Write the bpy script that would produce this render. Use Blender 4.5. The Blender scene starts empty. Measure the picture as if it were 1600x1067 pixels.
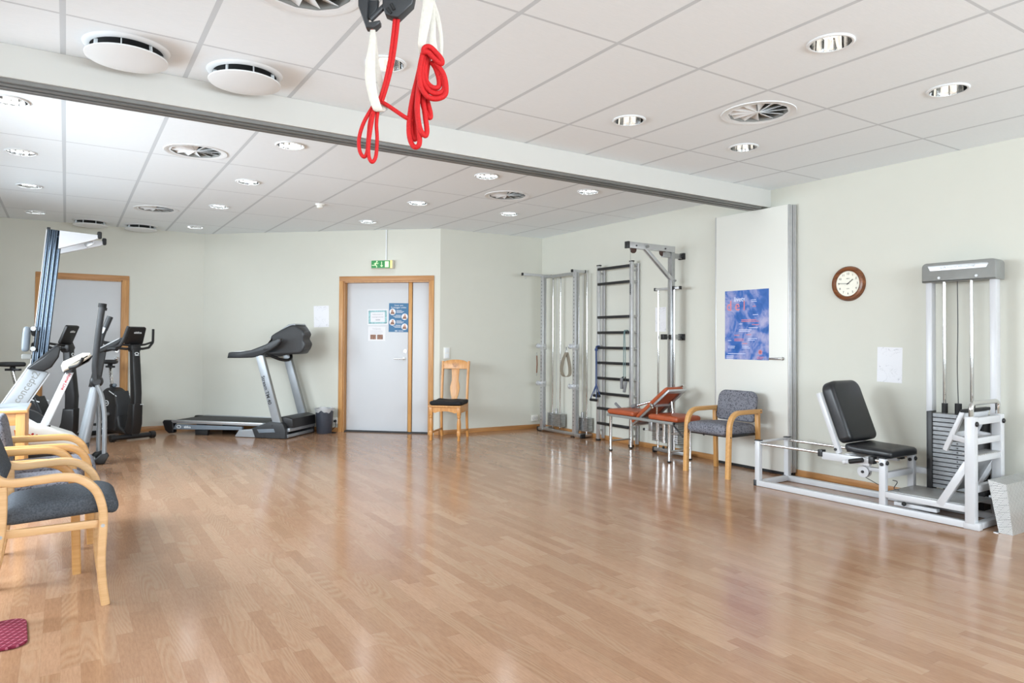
import bpy, bmesh, math, random
from math import sin, cos, pi, radians, sqrt, atan2
from mathutils import Vector, Matrix
from mathutils.geometry import delaunay_2d_cdt
random.seed(7)
SC = bpy.context.scene
COL = SC.collection

# ------------------------------------------------------------------ materials
def lin(c):
    return tuple(((x/255.0)/12.92 if x/255.0 <= 0.04045 else ((x/255.0+0.055)/1.055)**2.4) for x in c)

class NT:
    def __init__(s, name):
        s.m = bpy.data.materials.new(name); s.m.use_nodes = True
        s.t = s.m.node_tree; s.n = s.t.nodes
        s.b = s.n['Principled BSDF']
    def new(s, typ, **kw):
        nd = s.n.new(typ)
        for k, v in kw.items(): setattr(nd, k, v)
        return nd
    def link(s, a, b): s.t.links.new(a, b)
    def coord(s, scale=(1, 1, 1), kind='Object', rot=(0, 0, 0)):
        tc = s.new('ShaderNodeTexCoord'); mp = s.new('ShaderNodeMapping')
        mp.inputs['Scale'].default_value = scale; mp.inputs['Rotation'].default_value = rot
        s.link(tc.outputs[kind], mp.inputs['Vector']); return mp.outputs['Vector']
    def noise(s, vec, scale, detail=3, rough=.5, dist=0):
        nd = s.new('ShaderNodeTexNoise'); nd.inputs['Scale'].default_value = scale
        nd.inputs['Detail'].default_value = detail; nd.inputs['Roughness'].default_value = rough
        nd.inputs['Distortion'].default_value = dist
        s.link(vec, nd.inputs['Vector']); return nd.outputs['Fac']
    def ramp(s, fac, stops):
        r = s.new('ShaderNodeValToRGB'); e = r.color_ramp.elements
        while len(e) < len(stops): e.new(0.5)
        for el, (p, c) in zip(e, stops):
            el.position = p; el.color = tuple(c) + (1,) if len(c) == 3 else c
        s.link(fac, r.inputs['Fac']); return r.outputs['Color']
    def math(s, op, a, b=None, c=None):
        nd = s.new('ShaderNodeMath', operation=op)
        for i, v in enumerate((a, b, c)):
            if v is None: continue
            if isinstance(v, (int, float)): nd.inputs[i].default_value = v
            else: s.link(v, nd.inputs[i])
        return nd.outputs[0]
    def mix(s, fac, a, b, blend='MIX'):
        nd = s.new('ShaderNodeMix', data_type='RGBA', blend_type=blend)
        for sock, v in ((nd.inputs['Factor'], fac), (nd.inputs['A'], a), (nd.inputs['B'], b)):
            if isinstance(v, (int, float)): sock.default_value = v
            elif isinstance(v, tuple): sock.default_value = v + (1,) if len(v) == 3 else v
            else: s.link(v, sock)
        return nd.outputs['Result']
    def bump(s, h, strength=.2, dist=.01):
        nd = s.new('ShaderNodeBump'); nd.inputs['Strength'].default_value = strength
        nd.inputs['Distance'].default_value = dist
        s.link(h, nd.inputs['Height']); s.link(nd.outputs['Normal'], s.b.inputs['Normal'])
    def set(s, color=None, rough=None, metal=None, spec=None, **kw):
        if color is not None:
            if isinstance(color, tuple): s.b.inputs['Base Color'].default_value = color + (1,)
            else: s.link(color, s.b.inputs['Base Color'])
        if rough is not None:
            if isinstance(rough, (int, float)): s.b.inputs['Roughness'].default_value = rough
            else: s.link(rough, s.b.inputs['Roughness'])
        if metal is not None: s.b.inputs['Metallic'].default_value = metal
        if spec is not None: s.b.inputs['Specular IOR Level'].default_value = spec
        for k, v in kw.items(): s.b.inputs[k].default_value = v
        return s

def plain(name, rgb, rough=.5, metal=0, var=.04, scale=40, spec=.5, bump=0):
    t = NT(name); v = t.coord(); f = t.noise(v, scale, 3)
    c = lin(rgb)
    col = t.ramp(f, [(.3, tuple(x*(1-var) for x in c)), (.7, tuple(min(1, x*(1+var)) for x in c))])
    t.set(col, rough, metal, spec)
    if bump: t.bump(f, bump, .002)
    return t.m

def wood(name, c1, c2, axis='z', rough=.42, scale=1.0):
    t = NT(name); st = {'x': (1.2, 22, 22), 'y': (22, 1.2, 22), 'z': (22, 22, 1.2)}[axis]
    v = t.coord(tuple(q*scale for q in st))
    f = t.noise(v, 2.2, 5, .6, .15)
    g = t.noise(v, 9, 2, .5)
    fac = t.math('ADD', t.math('MULTIPLY', f, .75), t.math('MULTIPLY', g, .25))
    t.set(t.ramp(fac, [(.32, lin(c1)), (.68, lin(c2))]), rough)
    return t.m

MAT = {}
MAT['wall'] = plain('wall_paint', (209, 209, 199), .75, var=.006, scale=6, bump=.03)
MAT['white_paint'] = plain('white_paint', (226, 230, 232), .6, var=.005, scale=5)
MAT['door_white'] = plain('door_laminate', (202, 204, 207), .45, var=.005, scale=5)
MAT['panel_white'] = plain('panel_laminate', (222, 222, 215), .42, var=.004, scale=4)
MAT['white_metal'] = plain('white_enamel', (202, 203, 206), .3, var=.01, scale=8)
MAT['white_plastic'] = plain('white_plastic', (232, 231, 226), .35, var=.01, scale=8)
MAT['cream_plastic'] = plain('cream_plastic', (226, 220, 205), .35, var=.01, scale=8)
MAT['black_plastic'] = plain('black_plastic', (24, 24, 26), .42, var=.15, scale=30)
MAT['black_soft'] = plain('black_rubber', (20, 20, 21), .6, var=.15, scale=50)
MAT['dark_grey'] = plain('dark_grey_plastic', (45, 47, 50), .42, var=.06, scale=30)
MAT['mid_grey'] = plain('grey_casting', (132, 133, 130), .5, var=.03, scale=20)
MAT['blue_grey'] = plain('blue_grey_plastic', (112, 122, 132), .4, var=.04, scale=20)
MAT['silver'] = plain('silver_paint', (160, 165, 170), .38, .45, var=.03, scale=14)
MAT['alu'] = plain('brushed_aluminium', (176, 177, 178), .34, .85, var=.06, scale=30)
MAT['track'] = plain('track_aluminium', (128, 128, 126), .45, .6, var=.05, scale=10)
MAT['alu_light'] = plain('anodised_aluminium', (200, 201, 203), .36, .7, var=.04, scale=20)
MAT['chrome'] = plain('chrome', (214, 214, 214), .1, 1, var=.02, scale=5)
MAT['steel'] = plain('zinc_plate', (182, 183, 184), .3, .9, var=.08, scale=18)
MAT['table_grey'] = plain('grey_blue_laminate', (168, 176, 184), .3, var=.01, scale=6)
MAT['beam_paint'] = plain('beam_paint', (208, 208, 204), .6, var=.005, scale=5)
MAT['stack_steel'] = plain('weight_plate_steel', (128, 130, 132), .38, .6, var=.12, scale=14)
MAT['reflector'] = plain('mirror_reflector', (228, 228, 228), .08, 1, var=.01, scale=5)
MAT['dark_gap'] = plain('dark_gap', (44, 46, 48), .7, var=.1)
MAT['vinyl'] = plain('black_vinyl', (30, 31, 34), .34, var=.1, scale=60, bump=.06)
MAT['orange_vinyl'] = plain('rust_vinyl', (162, 78, 44), .4, var=.08, scale=18, bump=.05)
MAT['belt'] = plain('running_belt', (38, 39, 41), .6, var=.1, scale=90)
MAT['red'] = plain('red_cord', (190, 12, 16), .75, var=.14, scale=260, bump=.5)
MAT['webbing'] = plain('white_webbing', (204, 200, 190), .85, var=.05, scale=120, bump=.3)
MAT['strap_grey'] = plain('grey_webbing', (124, 116, 102), .85, var=.12, scale=160, bump=.3)
MAT['dark_wheel'] = plain('dark_brown_wheel', (66, 42, 34), .4, var=.1)
MAT['leather'] = plain('brown_leather', (120, 72, 40), .6, var=.15, scale=60)
MAT['blue_band'] = plain('blue_rubber', (38, 62, 112), .45, var=.08)
MAT['teal_band'] = plain('teal_rubber', (92, 122, 122), .45, var=.08)
MAT['grip_grey'] = plain('grey_foam', (120, 120, 122), .8, var=.1, scale=90)
MAT['bin_grey'] = plain('bin_plastic', (58, 62, 72), .45, var=.05)
MAT['paper'] = plain('paper', (226, 226, 229), .7, var=.01, scale=30)
MAT['ink'] = plain('dark_ink', (52, 54, 60), .7, var=.05)
MAT['ink_soft'] = plain('pale_ink', (170, 172, 178), .7, var=.08)
MAT['ink_red'] = plain('red_ink', (176, 44, 48), .7, var=.05)
MAT['orange_paint'] = plain('orange_paint', (226, 120, 40), .5, var=.05)
MAT['poster_teal'] = plain('teal_poster_print', (44, 104, 146), .5, var=.03, scale=8)
MAT['photo_brown'] = plain('photo_print_brown', (140, 98, 76), .5, var=.5, scale=55)
MAT['photo_skin'] = plain('photo_print_warm', (196, 150, 128), .5, var=.4, scale=40)
MAT['frame_green'] = plain('green_border_print', (150, 190, 194), .6, var=.25, scale=45)
MAT['coral_ink'] = plain('coral_ink', (222, 130, 130), .6, var=.05)
MAT['pale_blue_ink'] = plain('pale_blue_ink', (206, 212, 236), .6, var=.05)
MAT['clock_face'] = plain('clock_face', (240, 238, 224), .5, var=.01)
MAT['oak'] = wood('oak_trim', (170, 118, 66), (206, 156, 98), 'z')
MAT['oak_x'] = wood('oak_trim_lengthwise', (160, 110, 62), (194, 142, 88), 'x')
MAT['oak_y'] = wood('oak_trim_crosswise', (160, 110, 62), (194, 142, 88), 'y')
MAT['beech'] = wood('beech', (190, 136, 76), (210, 160, 98), 'z', .38)
MAT['beech_x'] = wood('beech_lengthwise', (190, 138, 80), (212, 164, 104), 'x', .38)
MAT['birch'] = wood('pale_birch', (202, 158, 108), (222, 182, 134), 'x', .42)
MAT['pine'] = wood('lacquered_pine', (182, 120, 60), (214, 158, 92), 'z', .35)
MAT['walnut'] = wood('burr_walnut', (84, 44, 22), (146, 88, 48), 'x', .25, .5)

def mat_fabric():
    t = NT('patterned_grey_upholstery'); v = t.coord((1, 1, 1))
    vo = t.new('ShaderNodeTexVoronoi', feature='F1'); vo.inputs['Scale'].default_value = 44
    vo.inputs['Randomness'].default_value = .75
    t.link(v, vo.inputs['Vector'])
    ring = t.ramp(vo.outputs['Distance'], [(0, (0, 0, 0)), (.30, (0, 0, 0)), (.36, (1, 1, 1)), (.48, (1, 1, 1)), (.55, (0, 0, 0))])
    w = t.noise(v, 260, 2); brk = t.math('GREATER_THAN', t.noise(v, 58, 1), .47); ring = t.math('MULTIPLY', ring, brk)
    base = t.ramp(w, [(.3, lin((108, 109, 117))), (.7, lin((128, 129, 138)))])
    t.set(t.mix(ring, base, lin((72, 72, 80))), .72, spec=.3)
    t.bump(w, .25, .002); return t.m
MAT['pattern'] = mat_fabric()
def mat_wool():
    t = NT('charcoal_wool_upholstery'); v = t.coord()
    w = t.noise(v, 130, 5, .8)
    t.set(t.ramp(w, [(.3, lin((52, 56, 61))), (.7, lin((98, 103, 110)))]), .95, spec=.08)
    t.bump(w, .4, .003); return t.m
MAT['wool'] = mat_wool()
MAT['black_cloth'] = plain('black_cotton', (26, 25, 27), .9, var=.2, scale=160, bump=.3)

def mat_mat():
    t = NT('red_checked_weave'); v = t.coord((1, 1, 1), rot=(0, 0, radians(35)))
    sep = t.new('ShaderNodeSeparateXYZ'); t.link(v, sep.inputs[0]); P = .027
    def ln(q, w): return t.math('LESS_THAN', t.math('ABSOLUTE', t.math('SUBTRACT', t.math('FRACT', t.math('DIVIDE', q, P)), .5)), w)
    a, b = ln(sep.outputs[0], .13), ln(sep.outputs[1], .13)
    base = t.ramp(t.noise(v, 60, 3), [(.3, lin((112, 34, 52))), (.7, lin((134, 48, 68)))])
    c = t.mix(t.math('MULTIPLY', a, .75), base, lin((176, 104, 120))); c = t.mix(t.math('MULTIPLY', b, .8), c, lin((96, 24, 42)))
    t.set(c, .9, spec=.2); t.bump(t.math('ADD', a, b), .3, .003); return t.m
MAT['rug'] = mat_mat()

def mat_checker():
    t = NT('tread_plate'); tc = t.new('ShaderNodeTexCoord'); sep = t.new('ShaderNodeSeparateXYZ')
    t.link(tc.outputs['Object'], sep.inputs[0]); x, y, z = sep.outputs
    u = t.math('ADD', x, t.math('MULTIPLY', y, .55)); v = t.math('ADD', z, t.math('MULTIPLY', y, .9))
    k = 1/.034
    a = t.math('MULTIPLY', t.math('ADD', u, v), k*.7071); b = t.math('MULTIPLY', t.math('SUBTRACT', u, v), k*.7071)
    par = t.math('PINGPONG', t.math('ADD', t.math('FLOOR', a), t.math('FLOOR', b)), 1.0)
    def bars(q, o):
        st = t.math('LESS_THAN', t.math('ABSOLUTE', t.math('SUBTRACT', t.math('FRACT', t.math('MULTIPLY', q, 4.0)), .5)), .22)
        ends = t.math('LESS_THAN', t.math('ABSOLUTE', t.math('SUBTRACT', t.math('FRACT', o), .5)), .43)
        return t.math('MULTIPLY', st, ends)
    m = t.math('ADD', t.math('MULTIPLY', bars(a, b), par), t.math('MULTIPLY', bars(b, a), t.math('SUBTRACT', 1.0, par)))
    n = t.noise(t.coord(), 14, 3)
    base = t.ramp(n, [(.3, lin((150, 150, 149))), (.7, lin((168, 168, 168)))])
    t.set(t.mix(m, base, lin((208, 208, 206))), .4, .45)
    t.bump(m, .6, .002); return t.m
MAT['tread'] = mat_checker()

def mat_floor():
    t = NT('oak_strip_floor'); tc = t.new('ShaderNodeTexCoord'); sep = t.new('ShaderNodeSeparateXYZ')
    t.link(tc.outputs['Object'], sep.inputs[0]); x, y = sep.outputs[0], sep.outputs[1]
    W, Ln = .066, .46
    sx = t.math('DIVIDE', x, W); sid = t.math('FLOOR', sx)
    wn = t.new('ShaderNodeTexWhiteNoise', noise_dimensions='1D'); t.link(sid, wn.inputs['W'])
    yy = t.math('ADD', t.math('DIVIDE', y, Ln), t.math('MULTIPLY', wn.outputs['Value'], 7.0))
    pid = t.math('FLOOR', yy)
    cb = t.new('ShaderNodeCombineXYZ'); t.link(sid, cb.inputs[0]); t.link(pid, cb.inputs[1])
    w2 = t.new('ShaderNodeTexWhiteNoise', noise_dimensions='2D'); t.link(cb.outputs[0], w2.inputs['Vector'])
    rnd = w2.outputs['Value']; sp = t.new('ShaderNodeSeparateColor'); t.link(w2.outputs['Color'], sp.inputs[0])
    # grain, shifted per strip
    gx = t.math('ADD', x, t.math('MULTIPLY', rnd, 9.0)); gy = t.math('ADD', t.math('MULTIPLY', y, .12), t.math('MULTIPLY', sp.outputs[1], 5.0))
    gv = t.new('ShaderNodeCombineXYZ'); t.link(gx, gv.inputs[0]); t.link(gy, gv.inputs[1])
    fine = t.noise(gv.outputs[0], 120, 4, .7)
    wv = t.new('ShaderNodeTexNoise'); wv.inputs['Scale'].default_value = 6; wv.inputs['Detail'].default_value = .6
    t.link(gv.outputs[0], wv.inputs['Vector'])
    rings = t.math('FRACT', t.math('MULTIPLY', wv.outputs['Fac'], 30.0))
    rings = t.math('ABSOLUTE', t.math('SUBTRACT', rings, .5))
    cathedral = t.math('MULTIPLY', rings, t.math('GREATER_THAN', sp.outputs[2], .55))
    base = t.ramp(rnd, [(0, lin((160, 121, 92))), (.35, lin((165, 126, 97))), (.7, lin((170, 131, 102))), (1, lin((178, 140, 111)))])
    c = t.mix(t.math('MULTIPLY', t.math('SUBTRACT', .64, fine), .9), base, lin((98, 66, 44)))
    c = t.mix(t.math('MULTIPLY', cathedral, .8), c, lin((180, 150, 121)))
    ex = t.math('ABSOLUTE', t.math('SUBTRACT', t.math('FRACT', sx), .5))
    ey = t.math('ABSOLUTE', t.math('SUBTRACT', t.math('FRACT', yy), .5))
    seam = t.math('MAXIMUM', t.math('GREATER_THAN', ex, .485), t.math('GREATER_THAN', ey, .4965))
    c = t.mix(t.math('MULTIPLY', seam, .13), c, lin((88, 60, 42)))
    big = t.noise(t.coord((1, 1, 1)), 2.2, 3)
    rough = t.math('ADD', .13, t.math('MULTIPLY', big, .06))
    t.set(c, rough, spec=.5)
    t.bump(big, .05, .004)
    return t.m
MAT['floor'] = mat_floor()

def mat_ceiling():
    t = NT('ceiling_tiles'); tc = t.new('ShaderNodeTexCoord'); sep = t.new('ShaderNodeSeparateXYZ')
    t.link(tc.outputs['Object'], sep.inputs[0]); x, y = sep.outputs[0], sep.outputs[1]
    def linemask(u, period, off, width):
        q = t.math('DIVIDE', t.math('SUBTRACT', u, off), period)
        q = t.math('ABSOLUTE', t.math('SUBTRACT', t.math('FRACT', t.math('ADD', q, .5)), .5))
        return t.math('LESS_THAN', q, width*.5/period)
    mx = linemask(x, .6, -.036, .026)
    near = t.math('LESS_THAN', y, 4.55)
    my1 = linemask(y, 1.2, 3.895, .016); my2 = linemask(y, 1.2, 6.415, .016)
    my = t.math('ADD', t.math('MULTIPLY', my1, near), t.math('MULTIPLY', my2, t.math('SUBTRACT', 1, near)))
    m = t.math('MAXIMUM', mx, my)
    n = t.noise(t.coord((2, 14, 1)), 9, 4, .7)
    tile = t.ramp(n, [(.3, lin((236, 244, 249))), (.7, lin((241, 248, 253)))])
    t.set(t.mix(m, tile, lin((206, 214, 220))), .8, spec=.25)
    t.bump(t.math('SUBTRACT', t.math('MULTIPLY', n, .12), t.math('MULTIPLY', m, .6)), .25, .004)
    return t.m
MAT['ceiling'] = mat_ceiling()

def mat_poster():
    t = NT('blue_lavender_print'); v = t.coord((1, 1, 1))
    f = t.noise(v, 2.6, 4, .6, 2.2)
    g = t.noise(v, 8, 3, .6, .8)
    fac = t.math('ADD', t.math('MULTIPLY', f, .75), t.math('MULTIPLY', g, .25))
    t.set(t.ramp(fac, [(.38, lin((18, 84, 158))), (.46, lin((52, 100, 176))), (.53, lin((128, 140, 192))), (.64, lin((168, 166, 200)))]), .35)
    return t.m
MAT['poster_blue'] = mat_poster()

def mat_scribble(name):
    t = NT(name); v = t.coord((1, 1, 1))
    f = t.noise(v, 16, 2, .5, 1.2)
    band = t.math('LESS_THAN', t.math('ABSOLUTE', t.math('SUBTRACT', f, .5)), .010)
    g = t.math('GREATER_THAN', t.noise(v, 7, 2), .5)
    t.set(t.mix(t.math('MULTIPLY', t.math('MULTIPLY', band, g), .32), lin((226, 226, 230)), lin((110, 112, 120))), .5)
    return t.m
MAT['scribble'] = mat_scribble('sketched_paper')

def mat_rail():
    # polished extruded rail with lengthwise flutes in dark blue and silver
    t = NT('polished_blue_steel_rail'); 
    t.set(lin((88, 98, 110)), .2, 1); return t.m
MAT['rail'] = mat_rail()

def mat_emit(name, rgb, s):
    t = NT(name); t.set(lin(rgb), .4)
    t.b.inputs['Emission Color'].default_value = lin(rgb) + (1,); t.b.inputs['Emission Strength'].default_value = s
    return t.m
MAT['sign_green'] = mat_emit('lit_green_sign', (4, 122, 52), .22)
MAT['sign_white'] = mat_emit('lit_white_symbol', (216, 250, 186), .45)
MAT['lamp_on'] = mat_emit('lit_lamp', (255, 252, 244), .8)
MAT['sign_edge'] = mat_emit('lit_sign_edge', (226, 214, 140), .25)

def mat_clear(name, mixv=.85):
    t = NT(name); tr = t.new('ShaderNodeBsdfTransparent'); mx = t.new('ShaderNodeMixShader')
    t.set((.9, .9, .9), .1); mx.inputs[0].default_value = 1-mixv
    t.link(tr.outputs[0], mx.inputs[1]); t.link(t.b.outputs[0], mx.inputs[2])
    t.link(mx.outputs[0], t.n['Material Output'].inputs['Surface']); return t.m
MAT['glass'] = mat_clear('window_glass', .94)
MAT['liner'] = mat_clear('clear_plastic_liner', .55)

# ------------------------------------------------------------------ mesh builder
def fr(o, x, y, z):
    m = Matrix((Vector(x).normalized(), Vector(y).normalized(), Vector(z).normalized())).transposed().to_4x4()
    m.translation = Vector(o); return m
def T(x, y, z): return Matrix.Translation((x, y, z))
def RX(a): return Matrix.Rotation(radians(a), 4, 'X')
def RY(a): return Matrix.Rotation(radians(a), 4, 'Y')
def RZ(a): return Matrix.Rotation(radians(a), 4, 'Z')

def fillet(pts, r, n=6):
    P = [Vector(p) for p in pts]; out = [P[0]]
    rr = r if isinstance(r, (list, tuple)) else [r]*len(P)
    for i in range(1, len(P)-1):
        a, b, c = P[i-1], P[i], P[i+1]
        u, v = (a-b), (c-b); lu, lv = u.length, v.length; u.normalize(); v.normalize()
        ang = u.angle(v)
        if ang > pi-.02 or rr[i] <= 0: out.append(b); continue
        d = min(rr[i]/math.tan(ang/2), lu*.49, lv*.49)
        p0, p1 = b+u*d, b+v*d
        for k in range(n+1):
            s = k/n; out.append(p0.lerp(b, s).lerp(b.lerp(p1, s), s))
    out.append(P[-1]); return out
def smooth_pts(pts, n=6, closed=False):
    P = [Vector(p) for p in pts]; out = []; N = len(P)
    rng = range(N if closed else N-1)
    for i in rng:
        p0 = P[(i-1) % N] if closed or i > 0 else P[i]*2-P[i+1]
        p1, p2 = P[i], P[(i+1) % N]
        p3 = P[(i+2) % N] if closed or i+2 < N else p2*2-p1
        for k in range(n):
            s = k/n
            out.append(.5*((2*p1)+(p2-p0)*s+(2*p0-5*p1+4*p2-p3)*s*s+(3*p1-p0-3*p2+p3)*s**3))
    if not closed: out.append(P[-1])
    return out
def rrect(w, h, r, n=5, cx=0, cy=0):
    out = []
    rs = r if isinstance(r, (list, tuple)) else [r]*4
    for (sx, sy, a0, rr) in ((1, 1, 0, rs[0]), (-1, 1, 90, rs[1]), (-1, -1, 180, rs[2]), (1, -1, 270, rs[3])):
        for k in range(n+1):
            a = radians(a0+90*k/n); out.append((cx+sx*(w/2-rr)+rr*cos(a), cy+sy*(h/2-rr)+rr*sin(a)))
    return out
def circle(r, n=24, cx=0, cy=0, a0=0): return [(cx+r*cos(2*pi*k/n+a0), cy+r*sin(2*pi*k/n+a0)) for k in range(n)]

class MB:
    def __init__(s): s.v = []; s.f = []; s.mi = []; s.cur = 0
    def add(s, vs, fs, M=None, mi=None):
        o = len(s.v)
        s.v += [tuple((M @ Vector(p)) if M is not None else Vector(p)) for p in vs]
        s.f += [tuple(i+o for i in f) for f in fs]; s.mi += [s.cur if mi is None else mi]*len(fs)
        return s
    def addbm(s, bm, M=None, mi=None):
        bm.verts.index_update()
        s.add([v.co.copy() for v in bm.verts], [[v.index for v in f.verts] for f in bm.faces], M, mi); bm.free(); return s
    def box(s, c, d, bev=0, M=None, mi=None, seg=2):
        bm = bmesh.new(); bmesh.ops.create_cube(bm, size=1)
        for v in bm.verts: v.co = Vector((v.co.x*d[0], v.co.y*d[1], v.co.z*d[2]))
        if bev: bmesh.ops.bevel(bm, geom=bm.edges[:], offset=min(bev, min(d)*.45), segments=seg, affect='EDGES', profile=.5)
        MM = T(*c) if M is None else M @ T(*c)
        return s.addbm(bm, MM, mi)
    def bb(s, a, b, bev=0, M=None, mi=None):
        return s.box([(p+q)/2 for p, q in zip(a, b)], [abs(q-p) for p, q in zip(a, b)], bev, M, mi)
    def bar(s, p0, p1, w, h, up=(0, 0, 1), bev=.002, M=None, mi=None):
        p0, p1 = Vector(p0), Vector(p1); z = p1-p0; L = z.length; z.normalize()
        y = Vector(up)-z*Vector(up).dot(z)
        if y.length < 1e-4: y = Vector((0, 1, 0))-z*z.y
        if y.length < 1e-4: y = Vector((1, 0, 0))
        y.normalize(); x = y.cross(z)
        B = fr((p0+p1)/2, x, y, z)
        return s.box((0, 0, 0), (w, h, L), bev, B if M is None else M @ B, mi)
    def cyl(s, p0, p1, r, r1=None, n=18, M=None, mi=None, cap=True):
        return s.tube([p0, p1], r if r1 is None else [r, r1], n, M=M, mi=mi, cap=cap)
    def tube(s, pts, r, n=12, closed=False, M=None, mi=None, cap=True, sy=1.0):
        P = [Vector(p) for p in pts]; N = len(P); rr = r if isinstance(r, (list, tuple)) else [r]*N
        tan = []
        for i in range(N):
            a = P[(i-1) % N] if closed or i > 0 else P[i]; b = P[(i+1) % N] if closed or i < N-1 else P[i]
            t = b-a; tan.append(t.normalized() if t.length > 1e-9 else Vector((0, 0, 1)))
        ref = Vector((0, 0, 1)) if abs(tan[0].z) < .9 else Vector((0, 1, 0))
        u = (ref-tan[0]*ref.dot(tan[0])).normalized(); vs = []; fs = []
        for i in range(N):
            u = (u-tan[i]*u.dot(tan[i])); u.normalize(); w = tan[i].cross(u)
            for k in range(n):
                a = 2*pi*k/n; vs.append(P[i]+(u*cos(a)*sy+w*sin(a))*rr[i])
        for i in range(N if closed else N-1):
            j = (i+1) % N
            for k in range(n):
                k2 = (k+1) % n; fs.append((i*n+k, i*n+k2, j*n+k2, j*n+k))
        if cap and not closed: fs.append(tuple(range(n-1, -1, -1))); fs.append(tuple((N-1)*n+k for k in range(n)))
        return s.add(vs, fs, M, mi)
    def sweep(s, pts, prof, side, closed=False, M=None, mi=None, scale=None):
        P = [Vector(p) for p in pts]; S = Vector(side).normalized(); N = len(P); n = len(prof); vs = []; fs = []
        for i in range(N):
            a = P[(i-1) % N] if closed or i > 0 else P[i]; b = P[(i+1) % N] if closed or i < N-1 else P[i]
            t = (b-a).normalized(); nn = t.cross(S).normalized(); k = scale[i] if scale else 1
            for (p, q) in prof: vs.append(P[i]+S*p*(k if not isinstance(k, tuple) else k[0])+nn*q*(k if not isinstance(k, tuple) else k[1]))
        for i in range(N if closed else N-1):
            j = (i+1) % N
            for k in range(n): fs.append((i*n+k, i*n+(k+1) % n, j*n+(k+1) % n, j*n+k))
        if not closed: fs.append(tuple(range(n-1, -1, -1))); fs.append(tuple((N-1)*n+k for k in range(n)))
        return s.add(vs, fs, M, mi)
    def slab(s, poly, t, bev=0, M=None, mi=None, seg=3):
        """2D outline in local xy, thickness t centred on z=0"""
        bm = bmesh.new(); vs = [bm.verts.new((p[0], p[1], -t/2)) for p in poly]
        f = bm.faces.new(vs); f.normal_update()
        if f.normal.z > 0: f.normal_flip()
        r = bmesh.ops.extrude_face_region(bm, geom=[f])
        for v in [g for g in r['geom'] if isinstance(g, bmesh.types.BMVert)]: v.co.z = t/2
        bmesh.ops.recalc_face_normals(bm, faces=bm.faces[:])
        if bev:
            ed = [e for e in bm.edges if abs(e.verts[0].co.z-e.verts[1].co.z) < 1e-6]
            bmesh.ops.bevel(bm, geom=ed, offset=bev, segments=seg, affect='EDGES', profile=.5)
        return s.addbm(bm, M, mi)
    def lathe(s, prof, n=28, M=None, mi=None, closed=False):
        vs = []; fs = []; m = len(prof)
        for k in range(n):
            a = 2*pi*k/n
            for (r, z) in prof: vs.append((r*cos(a), r*sin(a), z))
        for k in range(n):
            k2 = (k+1) % n
            for i in range(m if closed else m-1):
                j = (i+1) % m; fs.append((k*m+i, k2*m+i, k2*m+j, k*m+j))
        return s.add(vs, fs, M, mi)
    def ball(s, c, r, M=None, mi=None, sc=(1, 1, 1), n=16):
        bm = bmesh.new(); bmesh.ops.create_uvsphere(bm, u_segments=n, v_segments=n//2+2, radius=r)
        MM = T(*c) @ Matrix.Diagonal((*sc, 1)); return s.addbm(bm, MM if M is None else M @ MM, mi)
    def pad(s, c, d, r, puff=0, M=None, mi=None, cuts=9, fn=None):
        bm = bmesh.new(); bmesh.ops.create_cube(bm, size=2); bmesh.ops.subdivide_edges(bm, edges=bm.edges[:], cuts=cuts, use_grid_fill=True)
        h = [q/2 for q in d]
        for v in bm.verts:
            p = Vector([v.co[i]*h[i] for i in range(3)])
            # concentrate loops near the rim
            q = Vector([max(-h[i]+r, min(h[i]-r, math.copysign(abs(v.co[i])**.6, v.co[i])*h[i])) if h[i] > r else 0 for i in range(3)])
            full = Vector([math.copysign(abs(v.co[i])**.6, v.co[i])*h[i] for i in range(3)])
            dlt = full-q
            if dlt.length > 1e-9:
                mx = max(abs(x) for x in dlt); dlt = dlt.normalized()*r if mx > r*.98 else dlt.normalized()*mx
            p = q+dlt
            a, b = p.x/h[0], p.y/h[1]
            p.z += puff*(1-a*a)*(1-b*b)*(1 if p.z > 0 else -.3)
            if fn: p = fn(p)
            v.co = p
        MM = T(*c) if M is None else M @ T(*c)
        return s.addbm(bm, MM, mi)
    def text(s, body, size, M, mi=None, ext=.0006, align='CENTER', bold=0, shear=0, sx=1.0):
        cu = bpy.data.curves.new('lettering', 'FONT'); cu.body = body; cu.size = size; cu.extrude = ext
        cu.align_x = align; cu.align_y = 'CENTER'; cu.offset = bold; cu.shear = shear; cu.resolution_u = 3
        o = bpy.data.objects.new('lettering', cu); COL.objects.link(o)
        dg = bpy.context.evaluated_depsgraph_get(); me = o.evaluated_get(dg).to_mesh()
        s.add([(v.co.x*sx, v.co.y, v.co.z) for v in me.vertices], [tuple(p.vertices) for p in me.polygons], M, mi)
        o.evaluated_get(dg).to_mesh_clear()
        bpy.data.objects.remove(o); bpy.data.curves.remove(cu); return s
    def build(s, name, mats, parent=None, label=None, smooth=True, ang=38):
        me = bpy.data.meshes.new(name); me.from_pydata([tuple(v) for v in s.v], [], s.f)
        bm = bmesh.new(); bm.from_mesh(me)
        bm.faces.ensure_lookup_table()
        bmesh.ops.recalc_face_normals(bm, faces=bm.faces[:]) if len(s.f) else None
        bm.to_mesh(me); bm.free()
        for m in (mats if isinstance(mats, (list, tuple)) else [mats]): me.materials.append(MAT[m] if isinstance(m, str) else m)
        me.polygons.foreach_set('material_index', s.mi)
        if smooth:
            me.polygons.foreach_set('use_smooth', [True]*len(me.polygons)); me.set_sharp_from_angle(angle=radians(ang))
        me.update()
        o = bpy.data.objects.new(name, me); COL.objects.link(o)
        if parent: o.parent = parent
        if label: o['label'] = label
        return o

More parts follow.
